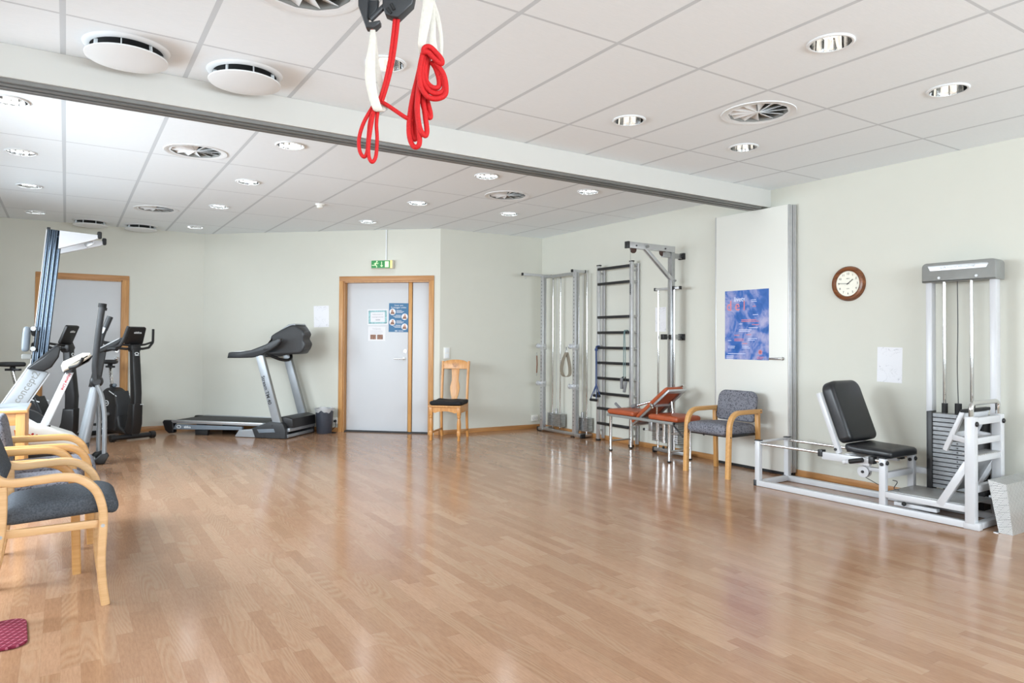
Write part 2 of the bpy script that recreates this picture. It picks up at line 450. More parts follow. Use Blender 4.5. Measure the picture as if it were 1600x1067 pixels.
def tag(o, label, cat, group=None):
    o['label'] = label; o['category'] = cat
    if group: o['group'] = group
    return o
def thing(name, label, cat, loc=(0, 0, 0), rz=0, group=None):
    o = bpy.data.objects.new(name, None); COL.objects.link(o); o.empty_display_size = .1
    o.location = loc; o.rotation_euler = (0, 0, radians(rz)); return tag(o, label, cat, group)
def struct(o): o['kind'] = 'structure'; return o
def kids(o): return [c for c in bpy.data.objects if c.parent == o]
def dup(root, loc, rz, label, group=None):
    def cp(o, par):
        c = o.copy(); COL.objects.link(c); c.parent = par
        for ch in kids(o): cp(ch, c)
        return c
    r = root.copy(); COL.objects.link(r); r.location = loc; r.rotation_euler = (0, 0, radians(rz))
    r['label'] = label
    if group: r['group'] = group
    for ch in kids(root): cp(ch, r)
    return r
# ------------------------------------------------------------------ the room
CZ = 2.80
XW = 5.925                       # right wall
XL = -1.6                        # window wall on the left
YR = -3.0                        # wall behind the camera
J = Vector((1.67, 10.88)); K = Vector((4.27, 8.47)); QC = Vector((XW, 8.42))
DD = (K-J); DL = DD.length; DD.normalize(); DANG = math.degrees(atan2(DD.y, DD.x))

m = MB(); m.bb((-1.9, -3.3, -.12), (6.25, 11.2, 0))
struct(m.build('floor', 'floor', smooth=False))

downs = [(3.262, 2.09), (4.452, 2.09), (3.252, 3.588), (4.447, 3.588), (1.468, 3.6), (-.33, 5.5), (-.335, 6.98), (-.33, 8.47), (-.335, 10.18),
         (1.465, 5.53), (1.463, 7.04), (1.463, 8.53), (1.455, 10.26), (3.26, 5.53), (3.268, 7.05), (3.25, 8.51), (4.452, 5.52), (4.455, 7.02)]
swirls = [(.87, 3.03), (3.865, 3.0), (.872, 6.16), (.872, 9.14), (3.885, 6.165)]

def ceiling_mesh():
    outer = [(XL, YR), (XW, YR), (QC.x, QC.y), (K.x, K.y), (J.x, J.y), (XL, 10.88)]
    pts = [Vector(p) for p in outer]; edges = [(i, (i+1) % 6) for i in range(6)]
    holes = [(x, y, .1) for x, y in downs]+[(x, y, .19) for x, y in swirls]
    for (x, y, r) in holes:
        o = len(pts); n = 24
        pts += [Vector((x+r*cos(2*pi*k/n), y+r*sin(2*pi*k/n))) for k in range(n)]
        edges += [(o+k, o+(k+1) % n) for k in range(n)]
    V, E_, F_, *_ = delaunay_2d_cdt(pts, edges, [], 0, 1e-6)
    def inside(c):
        w = False
        for i in range(6):
            a, b = outer[i], outer[(i+1) % 6]
            if (a[1] > c[1]) != (b[1] > c[1]) and c[0] < (b[0]-a[0])*(c[1]-a[1])/(b[1]-a[1])+a[0]: w = not w
        return w
    fs = []
    for f in F_:
        c = (sum(V[i].x for i in f)/len(f), sum(V[i].y for i in f)/len(f))
        if inside(c) and all((c[0]-x)**2+(c[1]-y)**2 > (r*.97)**2 for x, y, r in holes): fs.append(f)
    mm = MB(); mm.add([(v.x, v.y, CZ) for v in V], fs); return mm
struct(ceiling_mesh().build('ceiling', 'ceiling', smooth=False))
m = MB(); m.bb((-1.9, -3.3, 3.05), (6.25, 11.2, 3.15)); struct(m.build('ceiling', 'dark_gap', smooth=False))   # slab over the tiles

m = MB(); m.bb((XW, YR-.2, 0), (XW+.15, 8.75, 3.05)); struct(m.build('wall_right', 'wall', smooth=False))
m = MB(); m.add([(K.x, K.y, 0), (QC.x+.02, QC.y, 0), (QC.x+.02, QC.y+.15, 0), (K.x+.06, K.y+.15, 0), (K.x, K.y, 3.05), (QC.x+.02, QC.y, 3.05), (QC.x+.02, QC.y+.15, 3.05), (K.x+.06, K.y+.15, 3.05)],
                [(0, 1, 2, 3), (4, 5, 6, 7), (0, 1, 5, 4), (1, 2, 6, 5), (2, 3, 7, 6), (3, 0, 4, 7)])
struct(m.build('wall_back', 'wall', smooth=False))
# angled wall with the door opening, local x runs along it
DA, DB, DH = 2.150, 3.402, 2.092
o = None
m = MB(); m.bb((0, 0, 0), (DA, .15, 3.05)); m.bb((DB, 0, 0), (DL, .15, 3.05)); m.bb((DA, 0, DH), (DB, .15, 3.05))
o = m.build('wall_angled', 'wall', smooth=False); o.location = (J.x, J.y, 0); o.rotation_euler = (0, 0, radians(DANG)); struct(o)
EA, EB, EH = -.268, .642, 2.068
m = MB(); m.bb((XL-.15, 10.88, 0), (EA, 11.03, 3.05)); m.bb((EB, 10.88, 0), (J.x+.12, 11.03, 3.05)); m.bb((EA, 10.88, EH), (EB, 11.03, 3.05))
struct(m.build('wall_far_left', 'wall', smooth=False))
FILL_WIN = [(-1.0, 1.0), (1.3, 3.3), (3.6, 5.6)]  # unseen rear windows, added to let fill light into the room
m = MB(); m.bb((XL-.15, YR-.2, 0), (XW+.15, YR, 1.05)); m.bb((XL-.15, YR-.2, 2.6), (XW+.15, YR, 3.05))
xs_ = [XL-.15]+[q for w in FILL_WIN for q in w]+[XW+.15]
for i in range(0, len(xs_), 2): m.bb((xs_[i], YR-.2, 1.05), (xs_[i+1], YR, 2.6))
struct(m.build('wall_rear', 'wall', smooth=False))
# window wall
WIN = [(-1.8, .4), (1.2, 3.4), (4.2, 6.4), (6.8, 9.0)]; WZ0, WZ1 = 1.05, 2.5
m = MB(); m.bb((XL-.2, YR, 0), (XL, 10.9, WZ0)); m.bb((XL-.2, YR, WZ1), (XL, 10.9, 3.05))
ys = [YR]+[q for w in WIN for q in w]+[10.9]
for i in range(0, len(ys), 2): m.bb((XL-.2, ys[i], WZ0), (XL, ys[i+1], WZ1))
struct(m.build('wall_left', 'wall', smooth=False))
for i, (a, b) in enumerate(WIN+FILL_WIN):
    e = bpy.data.objects.new('window_%d' % (i+1), None); COL.objects.link(e); e.location = (XL, a, WZ0); struct(e)
    if i >= len(WIN): e.location = (b, YR, WZ0); e.rotation_euler = (0, 0, radians(90))  # rear ones are added for the fill light
    w, h = b-a, WZ1-WZ0; m = MB()
    for z in (.03, h-.03): m.bb((-.14, 0, z-.03), (-.07, w, z+.03))
    for y in (.03, w/2, w-.03): m.bb((-.14, y-.03, 0), (-.07, y+.03, h))
    m.build('window_frame', 'white_paint', e, smooth=False)
    m = MB(); m.bb((-.11, .03, .03), (-.104, w-.03, h-.03)); m.build('pane', 'glass', e, smooth=False)
    m = MB(); m.bb((-.07, -.04, -.03), (.1, w+.04, 0), .004); m.build('window_sill', 'white_paint', e)

# beam with the sliding wall track
m = MB(); m.bb((XL, 4.445, 2.625), (XW, 4.66, CZ-.001)); struct(m.build('trim_1', 'beam_paint', smooth=False))
prof = [(4.462, 2.624), (4.462, 2.604), (4.482, 2.604), (4.482, 2.613), (4.500, 2.613), (4.500, 2.600), (4.532, 2.600), (4.532, 2.622), (4.556, 2.622), (4.556, 2.600), (4.588, 2.600), (4.588, 2.613), (4.606, 2.613), (4.606, 2.604), (4.626, 2.604), (4.626, 2.624)]
m = MB(); n = len(prof)
m.add([(XL, p[0], p[1]) for p in prof]+[(5.80, p[0], p[1]) for p in prof], [(k, (k+1) % n, n+(k+1) % n, n+k) for k in range(n)]+[tuple(range(n)), tuple(range(2*n-1, n-1, -1))])
struct(m.build('trim_2', 'track', smooth=False))

# baseboards
BH, BT = .058, .014
def base(name, a, b, mat='oak_x'):
    a, b = Vector(a), Vector(b); L = (b-a).length; ang = atan2(b.y-a.y, b.x-a.x)
    mm = MB(); mm.bb((0, -BT, 0), (L, 0, BH), .003); ob = mm.build(name, mat); ob.location = (a.x, a.y, 0); ob.rotation_euler = (0, 0, ang); return struct(ob)
base('baseboard_right', (XW, 8.405), (XW, YR+.02))
base('baseboard_back', K, QC)
base('baseboard_angled_left', J+DD*.02, J+DD*2.086)
base('baseboard_angled_right', J+DD*3.474, K)
base('baseboard_far_left', (.73, 10.88), (J.x-.02, 10.88))
base('baseboard_far_left', (XL+.02, 10.88), (-.356, 10.88))
base('baseboard_left', (XL, YR+.02), (XL, 10.86), 'oak_x')

# doors
def lever(mm, o, dirx, mi=None):
    x, y, z = o
    mm.cyl((x, y, z), (x, y-.012, z), .025, n=20, mi=mi); mm.cyl((x, y-.012, z), (x, y-.05, z), .009, n=12, mi=mi)
    mm.tube(fillet([(x, y-.03, z), (x, y-.052, z), (x+dirx*.125, y-.052, z)], .012), .0085, 12, mi=mi)
def cylinder_lock(mm, o):
    x, y, z = o; mm.cyl((x, y, z), (x, y-.011, z), .026, .024, 24); mm.cyl((x, y-.011, z), (x, y-.017, z), .012, n=16)
e = bpy.data.objects.new('door_1', None); COL.objects.link(e); e.location = (J.x, J.y, 0); e.rotation_euler = (0, 0, radians(DANG)); struct(e)
e['label'] = 'white door with an oak frame and a narrow side leaf in the angled wall'
m = MB(); FT = .058
m.bb((DA-FT, -.016, 0), (DA+.004, 0, DH+.066), .003); m.bb((DB-.004, -.016, 0), (DB+FT, 0, DH+.066), .003)
m.build('door_frame', 'oak', e)
m = MB(); m.bb((DA-FT+.002, -.018, DH), (DB+FT-.002, 0, DH+.068), .003); m.build('frame_head', 'oak_x', e)
m = MB(); m.bb((DA, 0, 0), (DA+.018, .13, DH)); m.bb((DB-.018, 0, 0), (DB, .13, DH)); m.bb((DA, 0, DH-.018), (DB, .13, DH)); m.build('jamb', 'oak', e, smooth=False)
m = MB(); m.bb((DA+.02, .085, .018), (3.067, .125, DH-.02), .002); leaf = m.build('door_leaf', 'door_white', e)
m = MB(); m.bb((3.132, .085, .018), (DB-.02, .125, DH-.02), .002); m.build('side_leaf', 'door_white', e)
m = MB(); m.bb((3.076, .070, .008), (3.124, .125, DH-.018), .004); m.build('mullion', 'beech', e)
m = MB(); m.bb((3.124, .090, .008), (3.134, .120, DH-.02)); m.build('seal', 'dark_gap', e, smooth=False)
m = MB(); m.bb((DA, .03, 0), (DB, .14, .016)); m.build('threshold', 'dark_gap', e, smooth=False)
m = MB(); lever(m, (3.012, .085, 1.02), -1); m.build('door_handle', 'chrome', leaf)
m = MB(); cylinder_lock(m, (3.03, .085, 1.125)); m.build('lock', 'chrome', leaf)

e = bpy.data.objects.new('door_2', None); COL.objects.link(e); e.location = (0, 10.88, 0); struct(e)
e['label'] = 'pale grey door with an oak frame in the far left wall'
m = MB(); m.bb((EA-.078, -.016, 0), (EA+.004, 0, EH+.064), .003); m.bb((EB-.004, -.016, 0), (EB+.078, 0, EH+.064), .003); m.build('door_frame', 'oak', e)
m = MB(); m.bb((EA-.076, -.018, EH), (EB+.076, 0, EH+.066), .003); m.build('frame_head', 'oak_x', e)
m = MB(); m.bb((EA, 0, 0), (EA+.016, .13, EH)); m.bb((EB-.016, 0, 0), (EB, .13, EH)); m.bb((EA, 0, EH-.016), (EB, .13, EH)); m.build('jamb', 'oak', e, smooth=False)
m = MB(); m.bb((EA+.018, .01, .02), (EB-.018, .05, EH-.018), .002); leaf = m.build('door_leaf', 'door_white', e)
m = MB(); m.bb((EA, 0, 0), (EB, .1, .018)); m.build('threshold', 'dark_gap', e, smooth=False)
m = MB(); cylinder_lock(m, (.585, .01, 1.108)); m.build('lock', 'chrome', leaf)
m = MB(); cylinder_lock(m, (.583, .01, 1.004)); m.ball((.583, -.03, 1.004), .022); m.build('door_knob', 'chrome', leaf)
for z in (.35, 1.72):
    m = MB(); m.cyl((EA+.018, -.004, z), (EA+.018, -.004, z+.1), .008, n=10); m.build('hinge', 'alu', leaf)

# ------------------------------------------------------------------ ceiling fixtures
def make_downlight():
    t = thing('downlight', '', 'ceiling light')
    m = MB(); m.lathe([(.098, .004), (.113, .001), (.115, -.004), (.108, -.009), (.099, -.008), (.0985, .002)], 36); m.build('trim_ring', 'white_paint', t)
    m = MB(); m.lathe([(.0985, -.006), (.094, .05), (.084, .115)], 14); m.build('reflector', 'reflector', t, smooth=False)
    m = MB(); m.lathe([(0.001, .117), (.086, .117), (.086, .121), (.001, .121)], 24)
    m.build('cap', 'dark_grey', t, smooth=False)
    m = MB()
    for k in range(4):
        a = k*pi/2+.5; m.tube(fillet([(.045*cos(a), .045*sin(a), .115), (.03*cos(a), .03*sin(a), .03), (.012*cos(a), .012*sin(a), .03), (.016*cos(a), .016*sin(a), .115)], .012), .009, 8)
    m.build('lamp_tube', 'lamp_on', t); return t
dl_lab = ['in the near ceiling, the nearer right of the two beside the right wall side', 'in the near ceiling, nearest the right wall', 'in the near ceiling between the rope and the round vent', 'in the near ceiling just beyond the round vent',
          'in the near ceiling behind the hanging red ropes']
DLL = {0: 'round recessed downlight with mirror reflector, largest one in the near ceiling', 1: 'round recessed downlight with mirror reflector, nearest to the right wall', 2: 'round recessed downlight in the near ceiling, left of the round swirl vent',
       3: 'round recessed downlight in the near ceiling, just beyond the round swirl vent', 4: 'round recessed downlight partly hidden behind the hanging white sling',
       5: 'round recessed downlight cut by the left picture edge, just beyond the beam', 6: 'recessed downlight at far left, second in its row from the beam', 7: 'recessed downlight at far left, third in its row from the beam',
       8: 'recessed downlight at far left, last in its row near the far wall', 9: 'recessed downlight beyond the beam, right of the nearest swirl vent there', 10: 'recessed downlight second from the beam, in the row left of the smoke detector',
       11: 'recessed downlight third from the beam, in the row left of the smoke detector', 12: 'tiny recessed downlight at the top of the far wall corner, left of the door', 13: 'recessed downlight just beyond the beam, left of the far right swirl vent',
       14: 'recessed downlight right of the smoke detector, second from the beam', 15: 'tiny recessed downlight closest to the exit sign', 16: 'recessed downlight beyond the beam, nearest the right wall there', 17: 'recessed downlight beyond the far right swirl vent, near the corner'}
DL0 = make_downlight()
for i, (x, y) in enumerate(downs):
    if i == 0: DL0.location = (x, y, CZ); DL0['label'] = DLL[0]; DL0['group'] = 'recessed downlights'
    else: dup(DL0, (x, y, CZ), i*23, DLL[i])

def make_swirl():
    t = thing('swirl_vent', '', 'air vent')
    m = MB(); m.lathe([(.186, .008), (.205, -.002), (.238, -.005), (.24, -.001), (.24, 0), (.19, .02)], 48); m.build('face_ring', 'white_paint', t)
    m = MB(); m.lathe([(.188, .0), (.188, .12), (.001, .12), (.001, .118), (.185, .118), (.185, .002)], 40); m.build('duct', 'mid_grey', t)
    m = MB(); m.cyl((0, 0, .004), (0, 0, .03), .018, n=20); m.build('hub', 'white_paint', t)
    for k in range(12):
        a = 2*pi*k/12; m = MB(); c, s_ = cos(a), sin(a)
        u = Vector((c, s_, 0)); w = Vector((-s_, c, 0)); z = Vector((0, 0, 1))
        P = [u*.016+w*0+z*.004, u*.182+w*-.012+z*.004, u*.182+w*.075+z*.045, u*.016+w*.010+z*.022]
        Q = [p+z*.003 for p in P]
        m.add(P+Q, [(0, 1, 2, 3), (4, 5, 6, 7), (0, 1, 5, 4), (1, 2, 6, 5), (2, 3, 7, 6), (3, 0, 4, 7)]); m.build('vane', 'white_paint', t, smooth=False)
    return t
SWL = ['white swirl vent at the top picture edge, left of the hanging ropes', 'white swirl vent in the near ceiling at upper right', 'white swirl vent beyond the beam, nearer of the two at left', 'white swirl vent in the far ceiling, just before the two disc vents', 'white swirl vent beyond the beam at the right']
SW0 = make_swirl()
for i, (x, y) in enumerate(swirls):
    if i == 0: SW0.location = (x, y, CZ); SW0['label'] = SWL[0]; SW0['group'] = 'swirl vents in the ceiling'
    else: dup(SW0, (x, y, CZ), (0, 40, 15, 70, 100)[i], SWL[i])

def make_disc():
    t = thing('disc_vent', '', 'air vent')
    m = MB(); m.lathe([(.196, .0), (.196, -.016), (.206, -.018), (.228, -.008), (.236, 0)], 48); m.build('collar', 'white_paint', t)
    m = MB(); m.lathe([(.001, -.0015), (.196, -.0015), (.196, -.004), (.001, -.004)], 40); m.build('opening', 'dark_gap', t)  # dark disc painted as the shade of a recess, no hole is cut
    for k in range(7):
        a = 2*pi*k/7; m = MB(); m.bar((.182*cos(a), .182*sin(a), -.004), (.186*cos(a), .186*sin(a), -.066), .004, .022, up=(cos(a), sin(a), 0)); m.build('spacer', 'white_paint', t)
    m = MB(); m.lathe([(.001, -.062), (.215, -.061), (.225, -.066), (.224, -.073), (.19, -.084), (.1, -.094), (.001, -.097)], 48); m.build('disc', 'white_paint', t)
    return t
DSL = ['large white disc vent in the near ceiling, left of the two', 'large white disc vent in the near ceiling, right of the two', 'white disc vent against the far left wall, left of the two', 'white disc vent against the far left wall, right of the two']
DS0 = make_disc(); DS0.scale = (.875, .875, .80)
for i, (x, y) in enumerate([(.249, 4.17), (.846, 4.185), (.243, 10.56), (.83, 10.58)]):
    if i == 0: DS0.location = (x, y, CZ); DS0['label'] = DSL[0]; DS0['group'] = 'disc vents in the ceiling'
    else: dup(DS0, (x, y, CZ), i*17, DSL[i])

t = thing('smoke_detector', 'small white smoke detector on the ceiling above the treadmill', 'smoke detector', (2.383, 7.733, CZ))
m = MB(); m.lathe([(.001, 0), (.05, 0), (.05, -.014), (.045, -.02), (.001, -.02)], 28); m.build('base', 'white_plastic', t)
m = MB(); m.lathe([(.001, -.02), (.036, -.02), (.038, -.036), (.03, -.046), (.001, -.048)], 28); m.build('sensor_head', 'white_plastic', t)

# exit sign over the door (local frame of the angled wall)
t = thing('exit_sign', 'lit green emergency exit sign with running figure above the white door', 'exit sign', (J.x+DD.x*2.735, J.y+DD.y*2.735, 2.315), DANG)
m = MB(); m.bb((-.155, -.075, -.058), (.155, 0, .060), .008); m.build('housing', 'cream_plastic', t)
m = MB(); m.bb((-.148, -.079, -.052), (.120, -.075, .052), 0)
m.cur = 1; yy = -.0795
FR_ = fr((0, yy, 0), (1, 0, 0), (0, 0, 1), (0, -1, 0))
m.slab(circle(.010, 14, -.068, .036), .001, M=FR_)
for a, b, w in (((-.078, .022), (-.092, -.010), .013), ((-.092, -.010), (-.070, -.022), .009), ((-.070, -.022), (-.072, -.044), .009), ((-.092, -.008), (-.112, -.014), .009), ((-.112, -.014), (-.140, -.012), .008), ((-.078, .020), (-.058, .006), .007), ((-.058, .006), (-.046, .018), .006), ((-.080, .020), (-.100, .014), .007), ((-.100, .014), (-.108, .002), .006)):
    m.bar((a[0], yy, a[1]), (b[0], yy, b[1]), w, .001, up=(0, -1, 0), bev=0)
m.bar((.0, yy, .036), (.0, yy, -.03), .008, .001, up=(0, -1, 0), bev=0)
m.bar((.0, yy, -.034), (-.016, yy, -.014), .007, .001, up=(0, -1, 0), bev=0); m.bar((.0, yy, -.034), (.016, yy, -.014), .007, .001, up=(0, -1, 0), bev=0)
m.bb((.048, yy-.0005, -.040), (.102, yy, .040))
m.build('sign_face', ['sign_green', 'sign_white'], t, smooth=False)
m = MB(); m.bb((.1205, -.079, -.054), (.152, -.075, .054), .001); m.build('light_strip', 'sign_edge', t)
m = MB(); m.bb((.034, -.02, .060), (.048, 0, CZ-2.315)); m.build('cable_duct', 'white_paint', t, smooth=False)

# wall fittings
def back_pt(x): return K.y+(x-K.x)*(QC.y-K.y)/(QC.x-K.x)
BANG = math.degrees(atan2(QC.y-K.y, QC.x-K.x))
t = thing('light_switch', 'white double light switch on the wall above the pine chair', 'light switch', (4.372, back_pt(4.372), 1.105), BANG)
m = MB(); m.bb((-.045, -.012, -.078), (.045, 0, .078), .003); m.build('plate', 'white_plastic', t)
for z in (-.038, .038):
    m = MB(); m.box((0, -.014, z), (.062, .008, .062), .003, M=T(0, 0, 0)); m.build('rocker', 'white_paint', t)
def socket(label, loc, rz):
    t = thing('wall_socket', label, 'wall socket', loc, rz)
    m = MB(); m.bb((-.055, -.022, -.045), (.055, 0, .045), .005); m.build('plate', 'white_plastic', t)
    for x in (-.026, .026):
        m = MB(); m.lathe([(.020, 0), (.0205, -.003), (.018, -.003), (.017, .0), (.017, .01), (.001, .01)], 20, M=fr((x, -.0225, .0), (1, 0, 0), (0, 0, 1), (0, -1, 0)) @ Matrix.Scale(-1, 4, (0, 0, 1)))
        for z in (-.007, .007): m.ball((x+z, -.0225, .0), .0032, n=8)
        m.build('outlet', 'ink_soft', t)
    return t
socket('white double wall socket low in the corner beside the pulley frame', (5.80, back_pt(5.80), .150), BANG)
P = J+DD*2.035
socket('white wall socket low beside the oak door frame, behind the bin', (P.x, P.y, .150), DANG)
t = thing('power_cable', 'black power cable with plug running from the socket to the floor', 'cable', (P.x, P.y, 0), DANG)
m = MB(); m.tube(smooth_pts([(.026, -.06, .150), (.05, -.075, .135), (.055, -.09, .08), (.005, -.10, .03), (.02, -.11, .006), (.085, -.13, .006), (.07, -.19, .006), (.0, -.225, .006), (-.05, -.23, .006)], 6), .005, 8); m.build('cord', 'black_soft', t)
m = MB(); m.cyl((.026, -.0255, .150), (.026, -.06, .150), .019, .012, 16); m.build('plug', 'black_plastic', t)

# notices
def notice(name, label, cat, P, rz, w, h, mat='paper'):
    o = thing(name, label, cat, P, rz); return o
def sheet(mm, w, h, t=.0012, mi=0): mm.bb((-w/2, -t, -h/2), (w/2, 0, h/2), 0, mi=mi)
def wallM(x, z, y=-.0016): return fr((x, y, z), (1, 0, 0), (0, 0, 1), (0, -1, 0))
def lines(mm, x0, x1, z, n, dz, h=.004, mi=1, jag=.25, y=-.0016):
    for k in range(n):
        e_ = x1-(x1-x0)*jag*random.random(); mm.bb((x0, y-.0003, z-k*dz-h/2), (e_, y, z-k*dz+h/2), mi=mi)
P = J+DD*1.824
m = MB(); sheet(m, .225, .300); o = m.build('wall_notice', 'scribble'); o.location = (P.x, P.y, 1.602); o.rotation_euler = (0, radians(-1.5), radians(DANG)); tag(o, 'white sheet of sketches on the wall between treadmill and door', 'notice')
N = Vector((-DD.y, DD.x))
def dpt(x, z, y=.0845): q = J+DD*x+N*y; return (q.x, q.y, z)
# framed welcome sheet
m = MB(); sheet(m, .300, .220)
m.cur = 1
for (a, b) in (((-.125, .070), (.125, .092)), ((-.125, -.092), (.125, -.070)), ((-.135, -.09), (-.105, .09)), ((.105, -.09), (.135, .09))): m.bb((a[0], -.0016, a[1]), (b[0], -.001, b[1]))
m.cur = 2
m.text('Velkommen til', .026, wallM(0, .038)); m.text('treningsrommet', .026, wallM(0, .002)); m.bb((-.03, -.0018, -.045), (.035, -.0014, -.033))
o = m.build('door_notice', ['paper', 'frame_green', 'ink_soft'], smooth=False); o.location = dpt(2.623, 1.597); o.rotation_euler = (0, radians(-1), radians(DANG)); tag(o, 'landscape white sheet with pale green border on the door', 'notice')
m = MB(); sheet(m, .255, .20); m.cur = 1
m.text('Treningsutstyr', .022, wallM(0, .068)); lines(m, -.1, .1, .04, 3, .017, .003)
m.cur = 2; m.bb((-.095, -.0018, -.078), (-.012, -.0014, -.012)); m.bb((.006, -.0018, -.078), (.089, -.0014, -.012))
o = m.build('door_notice', ['paper', 'ink_soft', 'photo_brown'], smooth=False); o.location = dpt(2.612, 1.365); o.rotation_euler = (0, 0, radians(DANG)); tag(o, 'white sheet with two small brown photos, lowest on the door', 'notice')
m = MB(); sheet(m, .283, .400)
m.cur = 1; m.text('Vaner som', .030, wallM(0, .170)); m.text('forebygger smitte', .031, wallM(0, .140))
pos = [(-.088, .078), (.088, .012), (-.088, -.066), (.088, -.126)]
for k, (x, z) in enumerate(pos):
    m.slab(circle(.045, 28, x, z), .0008, M=fr((0, -.0014, 0), (1, 0, 0), (0, 0, 1), (0, -1, 0)), mi=1)
    sx = .075 if x < 0 else -.12
    for q in range(3):
        w_ = (.075, .11, .09)[q]; x0 = -.032 if x < 0 else .034-w_
        m.bb((x0, -.0017, z+.018-q*.015), (x0+w_, -.0013, z+.0235-q*.015), mi=1)
    m.cur = 2 if k in (0, 1) else 3
    F2 = fr((0, -.0019, 0), (1, 0, 0), (0, 0, 1), (0, -1, 0))
    m.slab(circle(.016, 18, x+(.004 if k else -.004), z+.018), .0008, M=F2, mi=3)
    m.slab([(x-.032, z-.03), (x+.032, z-.03), (x+.02, z+.004), (x-.018, z+.006)], .0008, M=F2, mi=2)
    m.cur = 1
lines(m, -.05, -.012, -.184, 1, .01, .010); lines(m, .0, .085, -.184, 1, .01, .006)
o = m.build('door_poster', ['poster_teal', 'paper', 'photo_brown', 'photo_skin'], smooth=False); o.location = dpt(2.927, 1.590); o.rotation_euler = (0, radians(.5), radians(DANG)); tag(o, 'blue health poster with four round photos on the white door', 'poster')
# right wall sheets
m = MB(); sheet(m, .215, .300); o = m.build('wall_notice', 'scribble'); o.location = (XW, 3.258, 1.088); o.rotation_euler = (0, radians(1.2), radians(-90)); tag(o, 'white sheet of faint drawings on the wall between clock and weight tower', 'notice')
m = MB(); sheet(m, .175, .29); o = m.build('wall_notice', 'scribble'); o.location = (XW, 5.975, 1.54); o.rotation_euler = (0, 0, radians(-90)); tag(o, 'white sheet on the wall behind the pulley tower rods', 'notice')

# clock
t = thing('wall_clock', 'round wall clock with brown wooden rim on the right wall', 'clock', (XW, 3.622, 1.806), -90)
CF = fr((0, 0, 0), (1, 0, 0), (0, 0, 1), (0, -1, 0))
m = MB(); m.lathe([(.112, .012), (.116, .030), (.128, .036), (.146, .032), (.156, .018), (.158, 0), (.112, 0)], 64, M=CF, closed=True); m.build('rim', 'walnut', t)
m = MB(); m.lathe([(.001, .016), (.1125, .016), (.1125, .006), (.001, .006)], 56, M=CF)
m.cur = 1
for k in range(12):
    a = radians(90-30*(k+1)); m.text(str(k+1), .027, CF @ T(.088*cos(a), .088*sin(a), .0165))
m.text('SEIKO', .012, CF @ T(0, .046, .0165)); m.text('QUARTZ', .007, CF @ T(0, -.045, .0165))
m.build('dial', ['clock_face', 'ink'], t, smooth=False)
m = MB(); a = radians(90-30*1.75); m.bar((-.012*cos(a), -.021, -.012*sin(a)), (.062*cos(a), -.021, .062*sin(a)), .006, .0015, up=(0, -1, 0), bev=0); m.build('hour_hand', 'ink', t)
m = MB(); a = radians(90-6*45.6); m.bar((-.016*cos(a), -.023, -.016*sin(a)), (.088*cos(a), -.023, .088*sin(a)), .004, .0015, up=(0, -1, 0), bev=0); m.build('minute_hand', 'ink', t)
m = MB(); m.cyl((0, -.016, 0), (0, -.026, 0), .004, n=10); m.build('hub', 'ink', t)

# folding partition panels parked on the wall
def panel(label, x0, x1, y0, y1, extra):
    t = thing('partition_panel', label, 'partition', ((x0+x1)/2, (y0+y1)/2, 0), 0, 'folded partition panels')
    cx, cy = (x0+x1)/2, (y0+y1)/2
    m = MB(); m.bb((x0-cx, y0-cy+.014, .03), (x1-cx, y1-cy-.012, 2.60), .002); m.build('leaf', 'panel_white', t)
    m = MB(); m.bb((x0-cx-.001, y0-cy, .03), (x1-cx+.001, y0-cy+.014, 2.601), .001)
    w = x1-x0
    m.bb((-w*.18, y0-cy-.006, .03), (w*.18, y0-cy+.002, 2.60), .002)
    m.build('edge_profile', 'alu_light', t)
    m = MB(); m.bb((x0-cx-.001, y1-cy-.012, .03), (x1-cx+.001, y1-cy, 2.601), .001); m.build('edge_profile', 'alu_light', t)
    m = MB(); m.bb((x0-cx+.006, y0-cy+.01, .004), (x1-cx-.006, y1-cy-.01, .03)); m.build('gap_shade', 'black_soft', t, smooth=False)  # black strip stands in for the shade in the gap under the panel
    return t
p1 = panel('tall white partition panel carrying the blue poster', 5.812, 5.862, 4.155, 5.055, True)
p2 = panel('second partition panel edge behind the one with the poster', 5.868, 5.916, 4.150, 5.040, False)
m = MB(); MW = fr((0, 0, 0), (0, -1, 0), (1, 0, 0), (0, 0, 1))
m.cyl((-.025, -.385, 1.118), (-.037, -.385, 1.118), .016, n=18); m.cyl((-.037, -.385, 1.118), (-.066, -.385, 1.118), .009, n=12)
m.tube(fillet([(-.05, -.385, 1.118), (-.07, -.385, 1.118), (-.07, -.26, 1.115)], .014), .011, 12); m.build('handle', 'chrome', p1)
# blue poster on the panel
m = MB(); sheet(m, .540, .708, .0014)
m.cur = 2
m.text('livets', .068, wallM(-.085, .262, -.0018), bold=.0012)
m.cur = 1
m.text('d e l', .15, wallM(-.13, .195, -.0018), sx=.9)
def tl(x0, z, n, w, dz, mi, h=.006):
    for k in range(n):
        ww = w*(.65+.35*random.random()); m.bb((x0, -.0021, z-k*dz-h/2), (x0+ww, -.0016, z-k*dz+h/2), mi=mi)
for (x0, z, n, w) in ((.06, .25, 2, .07), (.08, .185, 1, .06), (.08, .10, 1, .08), (-.06, .05, 2, .27), (-.09, .01, 1, .06), (.07, .0, 1, .10), (-.09, -.05, 2, .16), (.03, -.03, 1, .17), (-.15, -.105, 1, .1), (0, -.1, 1, .08), (-.15, -.145, 2, .14), (.02, -.14, 2, .12), (-.23, -.16, 1, .05), (-.05, -.19, 1, .08), (-.23, -.22, 2, .1), (-.05, -.22, 2, .11), (-.23, -.295, 1, .24), (-.25, -.32, 3, .11), (.13, -.325, 2, .09)):
    tl(x0, z, n, w, .016, random.choice((1, 2, 2)))
